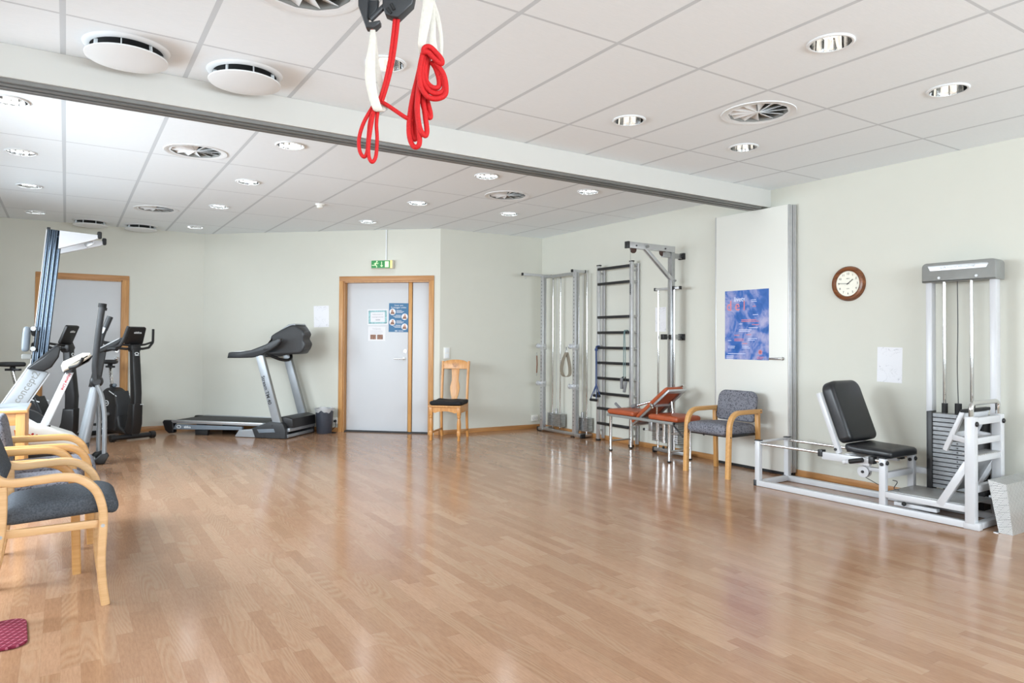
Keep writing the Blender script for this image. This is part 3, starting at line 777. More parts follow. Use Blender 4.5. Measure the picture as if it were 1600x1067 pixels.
for k in range(6):
    a = k*pi/3+.3; m.bar((.17+.004*cos(a), -.0019, -.275+.004*sin(a)), (.17+.024*cos(a), -.0019, -.275+.024*sin(a)), .014, .0006, up=(0, -1, 0), bev=0, mi=1)
o = m.build('wall_poster', ['poster_blue', 'coral_ink', 'pale_blue_ink'], smooth=False); o.location = (5.8115, 4.653, 1.452); o.rotation_euler = (0, 0, radians(-90)); tag(o, 'large blue and lavender poster taped to the white partition panel', 'poster')
# ------------------------------------------------------------------ chairs and small furniture
def make_armchair():
    t = thing('armchair', '', 'chair')
    pr = rrect(.046, .042, .009, 3)
    for s in (-1, 1):
        y = s*.255
        m = MB(); m.sweep(fillet([(.232, y, 0), (.222, y, .30), (.205, y, .607), (-.246, y, .607)], [0, .5, .17, 0], 10), pr, (0, 1, 0)); fl = m.build('arm_leg', 'beech_x', t)
        m = MB(); m.cyl((.222, y-s*.0235, .385), (.222, y+s*.0255, .385), .007, n=12); m.cyl((-.226, y+s*.02, .612), (-.226, y+s*.0255, .612), .007, n=12); m.build('bolt', 'ink', fl)
        m = MB(); m.bar((-.222, y, 0), (-.204, y, .592), .042, .034, up=(1, 0, 0), bev=.005); rl = m.build('rear_leg', 'beech', t)
        m = MB(); m.cyl((-.212, y, .40), (-.212, y+s*.0205, .40), .006, n=12); m.build('bolt', 'ink', rl)
    m = MB(); m.bb((-.2, -.235, .375), (.19, .235, .40), .006); m.build('seat_base', 'black_plastic', t)
    m = MB(); m.pad((.012, 0, .437), (.49, .462, .105), .046, .014, cuts=11, fn=lambda p: Vector((p.x, p.y, p.z+.03*p.x-.02*max(0, (p.x-.12))*4*.25))); m.build('seat', 'pattern', t)
    P = rrect(.455, .295, [.075, .075, .045, .045], 7)
    m = MB(); M_ = fr((-.205, 0, .640), (0, 1, 0), (-.17, 0, 1), (1, 0, .17)); m.slab([(p[0], p[1]+(.012*(1-(p[0]/.2275)**2) if p[1] > 0 else 0)) for p in P], .05, .018, M_)
    for i, v in enumerate(m.v): m.v[i] = (v[0]+.10*v[1]**2*2.0-.03, v[1], v[2])
    m.build('backrest', 'pattern', t)
    m = MB()
    for s in (-1, 1): m.bar((-.212, s*.22, .56), (-.212, s*.245, .56), .03, .02)
    m.build('bracket', 'black_plastic', t)
    return t
AC = make_armchair(); AC.location = (5.418, 4.625, 0); AC.rotation_euler = (0, 0, radians(181.5))
AC['label'] = 'patterned grey armchair with wooden arms in front of the white partition panel'; AC['group'] = 'patterned armchairs'
dup(AC, (-.165, 4.695, 0), 0, 'patterned grey armchair in the left row, just behind the charcoal chair')
dup(AC, (-.085, 5.30, 0), 0, 'patterned grey armchair in the left row, nearest the small table')

t = thing('armchair', 'charcoal wool armchair with bent birch arms, nearest chair at the left picture edge', 'chair', (-.03, 4.105, 0))
pr = rrect(.038, .038, .008, 3)
for s in (-1, 1):
    y = s*.25
    path = smooth_pts([(-.290, y, .76), (-.258, y, .69), (-.215, y, .630), (-.16, y, .612), (-.06, y, .617), (.03, y, .620), (.10, y, .602), (.158, y, .548), (.186, y, .47), (.192, y, .39), (.186, y, .22), (.193, y, .10), (.207, y, 0)], 5)
    m = MB(); m.sweep(path, pr, (0, 1, 0)); fl = m.build('arm_leg', 'birch', t)
    m = MB(); m.cyl((.190, y-s*.0, .379), (.190, y+s*.0195, .379), .0085, n=16); m.build('bolt', 'alu', fl)
    m = MB(); m.sweep(smooth_pts([(-.200, y, .600), (-.199, y, .50), (-.205, y, .38), (-.235, y, .18), (-.275, y, 0)], 5), pr, (0, 1, 0)); rl = m.build('rear_leg', 'birch', t)
    m = MB(); m.cyl((-.204, y, .378), (-.204, y+s*.0195, .378), .0085, n=16); m.build('bolt', 'alu', rl)
    m = MB(); m.bar((-.2, s*.236, .381), (.185, s*.236, .386), .022, .036, bev=.003); m.build('seat_rail', 'birch', t)
m = MB(); m.pad((.025, 0, .463), (.47, .44, .088), .042, .02, cuts=11, fn=lambda p: Vector((p.x, p.y, p.z+.05*p.x-(.55*max(0, p.x-.16)**1.0*.6)))); m.build('seat', 'wool', t)
m = MB(); m.pad((0, 0, 0), (.40, .43, .056), .026, .012, M=fr((-.275, 0, .79), (-.345, 0, 1), (0, 1, 0), (-1, 0, -.345))); m.build('backrest', 'wool', t)
m = MB(); m.bar((-.255, -.25, .70), (-.255, .25, .70), .03, .02); m.build('back_rail', 'birch', t)

# pine chair
t = thing('dining_chair', 'turned pine chair with black seat cushion against the wall corner', 'chair', (4.222, 8.075, 0), -134.2)
prof = [(.001, 0), (.017, 0), (.021, .012), (.016, .05), (.024, .064), (.025, .07), (.02, .078), (.0215, .12), (.0265, .17), (.027, .215), (.022, .26), (.016, .285), (.021, .292), (.025, .305), (.021, .318), (.016, .326)]
for s in (-1, 1):
    m = MB(); M_ = T(.205, s*.185, 0); m.lathe(prof, 22, M_); m.box((0, 0, .098), (.046, .046, .055), .006, M=M_); m.box((0, 0, .375), (.046, .046, .11), .004, M=M_); m.build('front_leg', 'pine', t)
    m = MB(); pr = rrect(.030, .036, .004, 2)
    m.sweep(smooth_pts([(-.245, s*.178, 0), (-.222, s*.176, .15), (-.212, s*.175, .33), (-.213, s*.175, .47), (-.236, s*.176, .72), (-.282, s*.178, 1.0)], 4), pr, (0, 1, 0)); m.build('back_post', 'pine', t)
    m = MB(); m.bar((.2, s*.184, .098), (-.226, s*.177, .098), .018, .026, bev=.004); m.build('stretcher', 'pine', t)
    m = MB(); m.bb((-.2, s*.186-.011, .35), (.19, s*.186+.011, .425), .002); m.build('side_apron', 'pine', t)
m = MB(); outl = [(-.165, .425), (.165, .425), (.165, .362), (.13, .350), (.10, .362), (.05, .372), (0, .376), (-.05, .372), (-.10, .362), (-.13, .350), (-.165, .362)]
m.slab(outl, .022, 0, fr((.208, 0, 0), (0, 1, 0), (0, 0, 1), (1, 0, 0))); m.build('front_apron', 'pine', t)
m = MB(); m.slab([(.245, -.215), (.245, .215), (-.225, .19), (-.225, -.19)], .022, .006, T(0, 0, .436)); m.build('seat', 'pine', t)
BM_ = fr((-.266, 0, .942), (0, 1, 0), (-.158, 0, 1), (1, 0, .158))
cr = [(-.165, -.045), (.165, -.045), (.165, .035)]+[(.165*cos(a), .035+.045*sin(a)) for a in [k*pi/16 for k in range(1, 16)]]+[(-.165, .035)]
m = MB(); m.slab(cr, .022, .004, BM_)
m.cur = 1
for q in range(-2, 3): m.bar((q*.012-.003*q, -.022, .0118), (q*.02, .045-abs(q)*.008, .0118), .005, .001, up=(0, 0, 1), bev=0, M=BM_)
m.build('crest_rail', ['pine', 'photo_brown'], t)
sp = [(.036, 0), (.040, .06), (.052, .10), (.062, .15), (.066, .20), (.056, .25), (.046, .29), (.048, .36), (.054, .43), (.056, .47)]
m = MB(); m.slab(sp+[(-x, z) for x, z in reversed(sp)], .016, .002, fr((-.213, 0, .455), (0, 1, 0), (-.135, 0, 1), (1, 0, .135))); m.build('splat', 'pine', t)
m = MB(); m.bar((-.214, -.17, .46), (-.214, .17, .46), .022, .03, bev=.003); m.build('back_rail', 'pine', t)
o = MB(); o.pad((0, 0, 0), (.43, .42, .058), .03, -.010, cuts=13, fn=lambda p: Vector((p.x, p.y, p.z+.006*sin(p.x*30)*sin(p.y*30)+.05*abs(p.x)**2*abs(p.y)*20*.4)))
o = o.build('seat_cushion', 'black_cloth'); o.location = (4.222-.012, 8.075-.012, .475); o.rotation_euler = (0, 0, radians(-132)); tag(o, 'black tie-on cushion lying on the pine chair', 'cushion')

# waste bin
t = thing('waste_bin', 'dark grey waste bin with clear liner between treadmill and door', 'bin', (2.995, 9.415, 0))
m = MB(); m.lathe([(.001, 0), (.096, 0), (.1, .006), (.122, .325), (.128, .328), (.128, .338), (.119, .338), (.096, .012), (.001, .012)], 40); m.build('bucket', 'bin_grey', t)
m = MB(); pf = []
for k in range(48):
    a = 2*pi*k/48; w = .006*sin(5*a)+.004*sin(11*a+1); pf.append((a, w))
vs = []; fs = []
for (a, w) in pf:
    for (r, z) in ((.108, .25), (.117, .340+w*.6), (.131, .346+w), (.1335, .318+w*1.6), (.130, .296+w*2.2)): vs.append((r*cos(a), r*sin(a), z))
for k in range(48):
    for i in range(4): fs.append((k*5+i, ((k+1) % 48)*5+i, ((k+1) % 48)*5+i+1, k*5+i+1))
m.add(vs, fs); m.build('liner', 'liner', t)

# small table behind the chair row
t = thing('side_table', 'small beech table with pale laminate top behind the chair row', 'table', (-.60, 6.85, 0))
m = MB(); m.bb((-.36, -.355, .695), (.36, .355, .718), .004); m.cur = 1; m.bb((-.352, -.347, .7165), (.352, .347, .7205), .001); m.build('table_top', ['beech_x', 'table_grey'], t)
for sx in (-1, 1):
    for sy in (-1, 1):
        m = MB(); m.bb((sx*.315-.03, sy*.31-.03, 0), (sx*.315+.03, sy*.31+.03, .695), .003); m.build('leg', 'beech', t)
for sy in (-1, 1):
    m = MB(); m.bb((-.285, sy*.315-.011, .60), (.285, sy*.315+.011, .695), .002); m.build('apron', 'beech_x', t)
for sx in (-1, 1):
    m = MB(); m.bb((sx*.315-.011, -.28, .60), (sx*.315+.011, .28, .695), .002); m.build('apron', 'beech', t)
t = thing('canister', 'white canister standing on the small table at the left picture edge', 'container', (-.475, 6.72, .721))
m = MB(); m.lathe([(.001, 0), (.034, 0), (.036, .004), (.036, .10), (.03, .115), (.016, .122), (.016, .135)], 28); m.build('body', 'white_plastic', t)
m = MB(); m.lathe([(.001, .13), (.019, .13), (.019, .155), (.001, .157)], 24); m.build('lid', 'white_paint', t)

# foot mat
m = MB(); m.slab(rrect(.66, .345, .06, 8), .012, .004); o = m.build('foot_mat', 'rug'); o.location = (-.452, 3.648, .0062); o.rotation_euler = (0, 0, radians(3)); tag(o, 'small red checked foot mat on the floor at lower left', 'mat')
# ------------------------------------------------------------------ machines at the far left
# treadmill, local x = running direction
t = thing('treadmill', 'black and silver treadmill along the angled wall', 'treadmill', (2.053, 9.916, 0), -45.57)
m = MB(); m.bb((-.86, -.285, .150), (.60, .285, .186), .006); m.build('running_belt', 'belt', t)
for s in (-1, 1):
    m = MB(); m.bb((-.87, s*.318-.032, .150), (.52, s*.318+.032, .190), .01); m.cur = 1; m.bb((-.86, s*.349-.004, .168), (.5, s*.349+.004, .192), .003); m.build('foot_rail', ['silver', 'alu_light'], t)
    m = MB(); m.slab([(-.83, .075), (-.80, .136), (.20, .136), (.20, .092), (-.83, .068)], .04, .004, fr((0, s*.328, 0), (1, 0, 0), (0, 0, 1), (0, -1, 0))); sr = m.build('side_frame', 'blue_grey', t)
    if s < 0:
        m = MB(); MT = fr((-.78, -.3495, .105), (1, 0, 0), (0, 0, 1), (0, -1, 0)); m.tube([(.034+.030*cos(a), .018*sin(a), 0) for a in [2*pi*k/24 for k in range(24)]], .005, 6, True, M=MT); m.text('abilica', .042, MT @ T(.165, 0, .001), bold=.001); m.build('lettering', 'white_paint', sr)
    m = MB(); m.slab([(-.98, .186), (-.85, .186), (-.83, .12), (-.83, .02), (-.90, .012), (-.955, .05), (-1.0, .16)], .075, .01, fr((0, s*.315, 0), (1, 0, 0), (0, 0, 1), (0, -1, 0))); m.build('rear_cap', 'black_plastic', t)
    m = MB(); m.slab([(-.53, .075), (-.33, .075), (-.34, .0), (-.52, .0)], .05, .006, fr((0, s*.29, 0), (1, 0, 0), (0, 0, 1), (0, -1, 0))); m.build('mid_foot', 'black_soft', t)
    m = MB(); m.slab([(.10, .012), (.16, .094), (.42, .118), (.42, .004), (.12, .004)], .06, .006, fr((0, s*.325, 0), (1, 0, 0), (0, 0, 1), (0, -1, 0))); m.build('silver_foot', 'silver', t)
    m = MB(); m.slab([(.36, .126), (.46, .160), (.60, .215), (.80, .205), (.84, .12), (.845, .004), (.41, .004)], .09, .012, fr((0, s*.335, 0), (1, 0, 0), (0, 0, 1), (0, -1, 0)))
    sc_ = m.build('side_cover', 'dark_grey', t)
    m = MB(); m.slab([(.44, .115), (.68, .13), (.70, .085), (.47, .070)], .012, .003, fr((0, s*.378, 0), (1, 0, 0), (0, 0, 1), (0, -1, 0))); m.build('recess', 'blue_grey', sc_)
    m = MB()
    for q in ((.55, .035), (.78, .03), (.66, .17)): m.cyl((q[0], s*.37, q[1]), (q[0], s*.384, q[1]), .008, n=10)
    m.build('screw', 'black_plastic', sc_)
    m = MB(); m.slab([(.655, .15), (.768, .15), (.488, 1.07), (.378, 1.07)], .045, .006, fr((0, s*.325, 0), (1, 0, 0), (0, 0, 1), (0, -1, 0))); m.cur = 1
    m.bar((.772, s*.325, .16), (.492, s*.325, 1.06), .046, .010, up=(1, 0, .3), bev=.002); up = m.build('upright', ['silver', 'mid_grey'], t)
    if s < 0:
        d_ = Vector((.28, 0, -.92)).normalized(); m = MB(); m.text('Stream TM 40', .066, fr((.548, -.3485, .62), d_, (d_.z*-1, 0, d_.x), (0, -1, 0)), bold=.0012); m.build('lettering', 'dark_grey', up)
    hp = [(-.03, 1.028), (-.015, 1.092), (.0, 1.104), (.16, 1.112), (.315, 1.135), (.42, 1.172), (.514, 1.205), (.62, 1.258), (.70, 1.290), (.748, 1.288), (.745, 1.245), (.68, 1.18), (.60, 1.135), (.50, 1.085), (.42, 1.055), (.32, 1.036), (.15, 1.030)]
    if s > 0: hp = [(min(x, .60 if z > 1.15 else .62), z) for x, z in hp]
    m = MB(); m.slab(hp, .065, .016, fr((0, s*.325, 0), (1, 0, 0), (0, 0, 1), (0, -1, 0))); hr = m.build('handrail', 'dark_grey', t)
    m = MB(); m.slab([(.02, 1.10), (.27, 1.118), (.27, 1.128), (.02, 1.110)], .03, .003, fr((0, s*.325, 0), (1, 0, 0), (0, 0, 1), (0, -1, 0))); m.build('touch_pad', 'alu', hr)
m = MB(); m.slab([(.52, .18), (.62, .255), (.80, .282), (.90, .255), (.905, .135), (.52, .135)], .60, .02, fr((0, 0, 0), (1, 0, 0), (0, 0, 1), (0, -1, 0))); m.build('motor_hood', 'black_plastic', t)
m = MB(); m.bb((.84, -.33, .09), (.875, .33, .135), .004); m.bb((.80, -.33, .012), (.85, .33, .052), .004); m.build('front_bar', 'silver', t)
cons = [(.45, 1.12), (.53, 1.20), (.560, 1.285), (.585, 1.335), (.765, 1.455), (.83, 1.46), (.90, 1.405), (.935, 1.345), (.915, 1.285), (.95, 1.215), (.91, 1.13), (.82, 1.085), (.42, 1.075)]
cons = [tuple(p)[:2] for p in smooth_pts([(x, z, 0) for x, z in cons], 4, True)]
m = MB(); m.slab(cons, .60, .03, fr((0, 0, 0), (1, 0, 0), (0, 0, 1), (0, -1, 0))); 
m.v = [(v[0], v[1]*(1-.68*max(0, min(1, (v[0]-.60)/.30))**1.1), v[2]) for v in m.v]; con = m.build('console', 'dark_grey', t)
fx = [(.458, 1.285), (.452, 1.300), (.668, 1.474), (.728, 1.486), (.75, 1.47), (.68, 1.44), (.50, 1.29)]
m = MB(); m.slab([(x+.085, z) for x, z in fx], .54, .006, fr((0, 0, 0), (1, 0, 0), (0, 0, 1), (0, -1, 0))); m.v = [(v[0], v[1]*(1-.68*max(0, min(1, (v[0]-.60)/.30))**1.1), v[2]) for v in m.v]; m.build('fascia', 'silver', con)
m = MB(); m.tube(smooth_pts([(.52, -.28, 1.08), (.60, -.15, 1.02), (.62, 0, 1.0), (.60, .15, 1.02), (.52, .29, 1.07)], 6), .02, 12); m.build('grab_bar', 'black_soft', t)
m = MB(); m.slab(rrect(.08, .032, .012, 4), .01, .003, fr((.54, -.354, 1.155), (1, 0, .35), (-.35, 0, 1), (0, -1, 0))); m.build('bottle_slot', 'black_plastic', con)

# exercise bikes, local x = riding direction
def make_bike():
    t = thing('exercise_bike', '', 'exercise bike')
    XZ = lambda y=0: fr((0, y, 0), (1, 0, 0), (0, 0, 1), (0, -1, 0))
    for x, w in ((.33, .26), (-.36, .24)):
        m = MB(); m.tube([(x, -w, .045), (x, w, .045)], .032, 14)
        st = m.build('stabiliser', 'black_plastic', t)
        for s in (-1, 1):
            m = MB(); m.tube([(x, s*(w-.045), .045), (x, s*(w+.015), .045)], .042, 16); m.box((x, s*(w-.01), .008), (.04, .04, .016), .004); m.build('end_cap', 'black_soft', st)
    m = MB(); m.slab([(-.40, .06), (.40, .06), (.40, .10), (.30, .12), (-.40, .10)], .09, .008, XZ()); m.build('base_beam', 'black_plastic', t)
    body = [(-.40, .12), (-.36, .50)]+[(-.16+.24*cos(a), .42+.22*sin(a)) for a in [radians(q) for q in range(150, -1, -15)]]+[(.09, .30), (.13, .17), (.24, .12), (.30, .08), (-.34, .07)]
    m = MB(); m.slab(body, .17, .03, XZ()); bd = m.build('flywheel_cover', 'black_plastic', t)
    m = MB(); m.slab([(.02, .10), (.06, .10), (.11, .42), (.03, .60), (.01, .58), (.07, .42)], .178, .006, XZ()); m.build('trim_band', 'dark_grey', bd)
    for s in (-1, 1):
        m = MB(); Q = XZ(s*.0855) if s < 0 else fr((0, s*.0855, 0), (-1, 0, 0), (0, 0, 1), (0, 1, 0))
        m.tube([(-.18*(1 if s < 0 else -1)+.052*cos(a), .44+.032*sin(a), .001) for a in [2*pi*k/24 for k in range(24)]], .006, 6, True, M=Q); m.slab(rrect(.03, .012, .005, 3, -.18*(1 if s < 0 else -1), .44), .004, 0, Q)
        m.bar((-.12*(1 if s < 0 else -1), .60, .001), (.08*(1 if s < 0 else -1), .54, .001), .012, .004, M=Q)
        m.build('emblem', 'white_paint', bd)
        m = MB(); m.cyl((-.13, s*.085, .30), (-.13, s*.125, .30), .03, n=18); c_ = .17*s
        m.bar((-.13, s*.118, .30), (-.13+.1*s, s*.118, .30+.13*s), .02, .026); cr_ = m.build('crank', 'alu', t)
        m = MB(); m.box((-.13+.1*s, s*.175, .30+.13*s), (.09, .10, .026), .006); m.build('pedal', 'black_soft', cr_)
    low = [(.20, .08), (.40, .08), (.445, .20), (.452, .46), (.32, .46), (.30, .30), (.26, .19)]
    m = MB(); m.slab(low, .125, .02, XZ()); m.build('column_base', 'black_plastic', t)
    colm = [(.335, .40), (.445, .40), (.452, .60), (.43, .80), (.385, 1.15), (.30, 1.15), (.32, .85), (.335, .62)]
    m = MB(); m.slab(colm, .10, .02, XZ()); cl = m.build('column', 'black_plastic', t)
    m = MB(); Q = fr((.397, 0, 1.085), (0, 1, 0), (-.13, 0, 1), (1, 0, .13)); m.tube([(.022*cos(a), .015*sin(a), 0) for a in [2*pi*k/20 for k in range(20)]], .0045, 6, True, M=Q); m.slab(rrect(.05, .006, .002, 2, 0, -.022), .003, 0, Q); m.bb((-.02, -.72+.075, .062), (.02, -.72+.083, .066), M=Q); m.build('emblem', 'white_paint', cl)
    m = MB(); m.box((.335, 0, 1.155), (.10, .13, .10), .025); m.build('head_clamp', 'black_plastic', t)
    CM = fr((.345, 0, 1.315), (0, 1, 0), (.42, 0, 1), (1, 0, -.42))
    m = MB(); m.slab(rrect(.23, .23, .02, 4), .035, .008, CM); cs = m.build('console', 'black_plastic', t)
    m = MB(); m.text('abilica', .038, CM @ T(.02, .045, .0185), bold=.001); m.build('lettering', 'white_paint', cs)
    m = MB(); m.slab(rrect(.17, .10, .01, 3, 0, .03), .002, 0, CM @ T(0, 0, -.0185)); m.build('screen', 'dark_gap', cs)
    for s in (-1, 1):
        m = MB(); m.tube(fillet([(.335, s*.02, 1.15), (.335, s*.10, 1.145), (.28, s*.21, 1.16), (.19, s*.31, 1.225), (.165, s*.325, 1.40)], .06), .0155, 12)
        m.tube(fillet([(.335, s*.05, 1.19), (.30, s*.15, 1.20), (.20, s*.295, 1.23)], .04), .013, 10); m.build('handlebar', 'black_soft', t)
    m = MB(); m.bar((-.19, 0, .55), (-.225, 0, .68), .05, .05, up=(1, 0, 0), bev=.008); m.build('post_sleeve', 'black_plastic', t)
    m = MB(); m.bar((-.20, 0, .58), (-.285, 0, .89), .036, .036, up=(1, 0, 0), bev=.006); m.cur = 1
    for k in range(7): m.cyl((-.218-.0085*k, -.0195, .65+.031*k), (-.218-.0085*k, .0195, .65+.031*k), .005, n=8)
    m.build('seat_post', ['chrome', 'ink'], t)
    m = MB(); m.ball((-.155, 0, .665), .026, n=14); m.cyl((-.20, 0, .655), (-.165, 0, .663), .010); m.build('adjuster_knob', 'blue_grey', t)
    m = MB(); m.bar((-.36, 0, .905), (-.20, 0, .905), .05, .026); m.bar((-.285, 0, .90), (-.285, 0, .94), .04, .05, bev=.006); m.build('seat_slider', 'black_plastic', t)
    sd = []
    for k in range(24):
        a = 2*pi*k/24; x = .155*cos(a); w = .105*(1 if x < 0 else (1-.62*(x/.155)**.7)); sd.append((x-.29, w*sin(a)))
    m = MB(); m.slab(sd, .052, .022, T(0, 0, .968)); m.build('saddle', 'black_soft', t); return t
BK = make_bike(); BK.location = (.60, 10.27, 0); BK.rotation_euler = (0, 0, radians(atan2(-.925, .38)*180/pi))
BK['label'] = 'black exercise bike nearest the treadmill, right one of the two'; BK['group'] = 'black exercise bikes'
dup(BK, (-.27, 9.745, 0), -31, 'black exercise bike half hidden behind the upright rowing machine')

# elliptical trainer (y is depth)
EY = 8.3
t = thing('elliptical_trainer', 'silver elliptical trainer with tall dark moving handles', 'elliptical trainer', (0, EY, 0))
XZ = lambda y=0: fr((0, y, 0), (1, 0, 0), (0, 0, 1), (0, -1, 0))
m = MB(); m.tube([(.155, 0, .17), (.262, 0, .78)], [.056, .05], 20); m.build('main_post', 'silver', t)
m = MB(); m.slab([(.10, .035), (.205, .035), (.212, .215), (.108, .215)], .12, .012, XZ()); m.build('post_boot', 'dark_grey', t)
m = MB(); m.slab([(.20, .78), (.30, .78), (.355, 1.165), (.275, 1.14)], .09, .012, XZ()); m.build('mast_shroud', 'black_plastic', t)
m = MB(); m.slab([(.255, 1.115), (.262, 1.15), (.47, 1.275), (.505, 1.285), (.50, 1.255), (.42, 1.19), (.32, 1.135)], .22, .01, XZ(.04)); cs = m.build('console', 'dark_grey', t)
m = MB(); m.slab([(.262, 1.146), (.47, 1.272), (.466, 1.280), (.258, 1.154)], .20, .002, XZ(.04)); m.build('fascia', 'alu_light', cs)
m = MB(); m.tube(fillet([(.40, -.08, 1.17), (.47, -.09, 1.20), (.505, -.09, 1.27), (.545, -.09, 1.40)], .03), .019, 12); m.tube(fillet([(.33, -.03, 1.15), (.40, -.08, 1.17), (.44, -.12, 1.165)], .03), .022, 12); m.build('fixed_handle', 'black_soft', t)
m = MB(); m.ball((.268, -.06, .835), .062, sc=(1, .8, 1)); m.cyl((.268, -.13, .835), (.268, .13, .835), .035, n=20); m.build('pivot_joint', 'dark_grey', t)
m = MB(); m.tube(smooth_pts([(.258, -.13, .86), (.250, -.135, 1.0), (.262, -.14, 1.18), (.282, -.15, 1.40), (.305, -.155, 1.60)], 5), [.030]*21, 14); m.build('moving_handle', 'dark_grey', t)
m = MB(); m.tube([(.303, -.155, 1.585), (.307, -.155, 1.625)], .037, 16); m.cyl((.325, -.155, 1.57), (.345, -.155, 1.565), .014); m.build('handle_end', 'black_soft', t)
m = MB(); m.tube(smooth_pts([(.275, .13, .86), (.285, .16, 1.05), (.31, .2, 1.25), (.34, .22, 1.36)], 5), .026, 14); m.tube([(.34, .22, 1.36), (.392, .225, 1.505)], .030, 14); m.build('moving_handle', 'dark_grey', t)
m = MB(); m.slab(rrect(.035, .07, .012, 4), .02, .004, fr((.325, .185, 1.36), (1, 0, -.35), (.35, 0, 1), (0, -1, 0))); m.build('sensor_plate', 'alu_light', t)
for y, dx in ((-.12, 0), (.07, -.045)):
    m = MB(); m.tube(smooth_pts([(.272+dx*.2, y, .80), (.315+dx, y, .68), (.335+dx, y, .54), (.342+dx, y, .40), (.342+dx, y, .09)], 6), .022, 14, sy=1.3); m.cur = 1
    for z in (.36,): m.tube([(.342+dx, y, z-.005), (.342+dx, y, z+.005)], .0235, 14)
    m.build('link_arm', ['silver', 'white_metal'], t)
    m = MB(); m.slab([(.245+dx, .035), (.31+dx, .10), (.372+dx, .115), (.385+dx, .085), (.345+dx, .004), (.30+dx, .004)], .075, .010, XZ(y)); m.build('pivot_boot', 'black_plastic', t)
m = MB(); m.bb((.19, -.13, .022), (.27, .13, .062), .008); m.build('cross_tube', 'mid_grey', t)
m = MB(); m.bb((-.62, -.045, .03), (.12, .045, .085), .01); m.build('base_beam', 'silver', t)
m = MB(); m.tube([(-.52, -.12, .04), (-.52, .22, .04)], .036, 14); m.build('stabiliser', 'black_plastic', t)
m = MB(); m.tube([(.16, -.24, .034), (.16, .24, .034)], .032, 14); m.build('stabiliser', 'black_plastic', t)
m = MB(); m.cyl((-.36, -.06, .34), (-.36, .06, .34), .24, n=40); m.build('flywheel_cover', 'dark_grey', t)
for s in (-1, 1):
    m = MB(); m.slab(rrect(.34, .13, .04, 5, -.12, s*.13), .03, .008, T(0, 0, .22+.05*s)); m.build('foot_plate', 'black_soft', t)

# white stepper with rounded head
HY = 7.6
t = thing('stepper', 'white home stepper with sloping post and rounded cream head', 'stepper', (0, HY, 0))
m = MB(); m.slab([(-.195, .47), (-.125, .47), (.065, .955), (-.002, .955)], .06, .006, XZ()); ps = m.build('post', 'white_metal', t)
d_ = Vector((-.19, 0, -.485)).normalized(); m = MB(); m.text('Home Line', .036, fr((.006, -.0305, .875), d_, (-d_.z, 0, d_.x), (0, -1, 0)), shear=.25, bold=.001); m.build('lettering', 'ink_red', ps)
m = MB(); m.slab([(-.215, .462), (-.112, .462), (-.105, .478), (-.21, .485)], .075, .006, XZ()); m.build('collar', 'black_plastic', t)
m = MB(); m.slab([(-.035, 1.02), (-.02, 1.055), (.13, 1.135), (.19, 1.135), (.205, 1.11), (.17, 1.075), (.03, .985), (-.02, .965)], .19, .03, XZ()); hd = m.build('head', 'cream_plastic', t)
m = MB(); m.slab([(.0, .945), (.18, 1.055), (.214, 1.108), (.206, 1.114), (.165, 1.068), (.02, .972)], .17, .008, XZ()); m.build('underside', 'dark_grey', hd)
m = MB(); m.tube(smooth_pts([(.03, -.10, 1.0), (.10, -.16, 1.03), (.13, -.2, 1.09)], 5), .014, 10); m.tube(smooth_pts([(.03, .10, 1.0), (.10, .16, 1.03), (.13, .2, 1.09)], 5), .014, 10); m.build('grip', 'black_soft', t)
bodyp = [(-.55, .60), (-.40, .595), (-.30, .555), (-.21, .49), (-.16, .488), (-.08, .455), (.06, .395), (.115, .34), (.125, .24), (.10, .20), (.03, .27), (-.08, .315), (-.30, .33), (-.55, .36)]
m = MB(); m.slab(bodyp, .32, .03, XZ()); bd = m.build('body_shell', 'white_plastic', t)
m = MB(); m.slab([(-.37, .47), (-.20, .40), (-.22, .37), (-.36, .41)], .004, 0, XZ(-.1615)); m.build('orange_band', 'orange_paint', bd)
m = MB()
for k in range(3): m.slab(circle(.010, 10, -.235+.03*k, .425-.013*k), .003, 0, XZ(-.1635))
for k in range(4): m.bb((-.13+.032*k, -.163, .40-.004*k), (-.115+.032*k, -.161, .405-.004*k))
m.build('emblem', 'ink_red', bd)
m = MB(); m.slab([(-.55, .36), (-.30, .33), (-.06, .31), (-.02, .26), (-.12, .2), (-.5, .2)], .22, .01, XZ()); m.build('mechanism', 'black_plastic', t)
m = MB(); m.bb((-.5, -.03, .05), (.06, .03, .21), .01); m.build('base_frame', 'black_plastic', t)
for x in (-.47, .03):
    m = MB(); m.tube([(x, -.24, .034), (x, .24, .034)], .034, 14); m.build('stabiliser', 'black_soft', t)

# rowing machine folded upright
RY_ = 8.02
t = thing('rowing_machine', 'grey rowing machine standing folded with its blue rail pointing up', 'rowing machine', (0, RY_, 0))
RL0, RL1 = Vector((-.215, 0, .98)), Vector((-.103, 0, 2.31))
ax = (RL1-RL0).normalized()
prf = rrect(.096, .11, .012, 3)
prf_ = [(-.048, -.06), (.048, -.06), (.048, -.042), (.036, -.036), (.036, -.02), (.048, -.014), (.048, .014), (.036, .02), (.036, .036), (.048, .042), (.048, .06), (-.048, .06), (-.048, .036), (-.040, .03), (-.040, -.03), (-.048, -.036)]
prf = [(.045, -.062), (.045, .062)]+[(-.045-.006*sin(q/40*pi*7)-.010*sin(q/40*pi), .062-.124*q/40) for q in range(41)]
m = MB(); m.sweep([RL0, RL1], prf, (0, 1, 0)); rl = m.build('monorail', 'rail', t)
m = MB(); m.bar(RL0+Vector((-.067, 0, 0)), RL1+Vector((-.067, 0, 0)), .10, .008, up=(1, 0, 0), bev=.001); m.build('rail_strip', 'white_metal', rl)
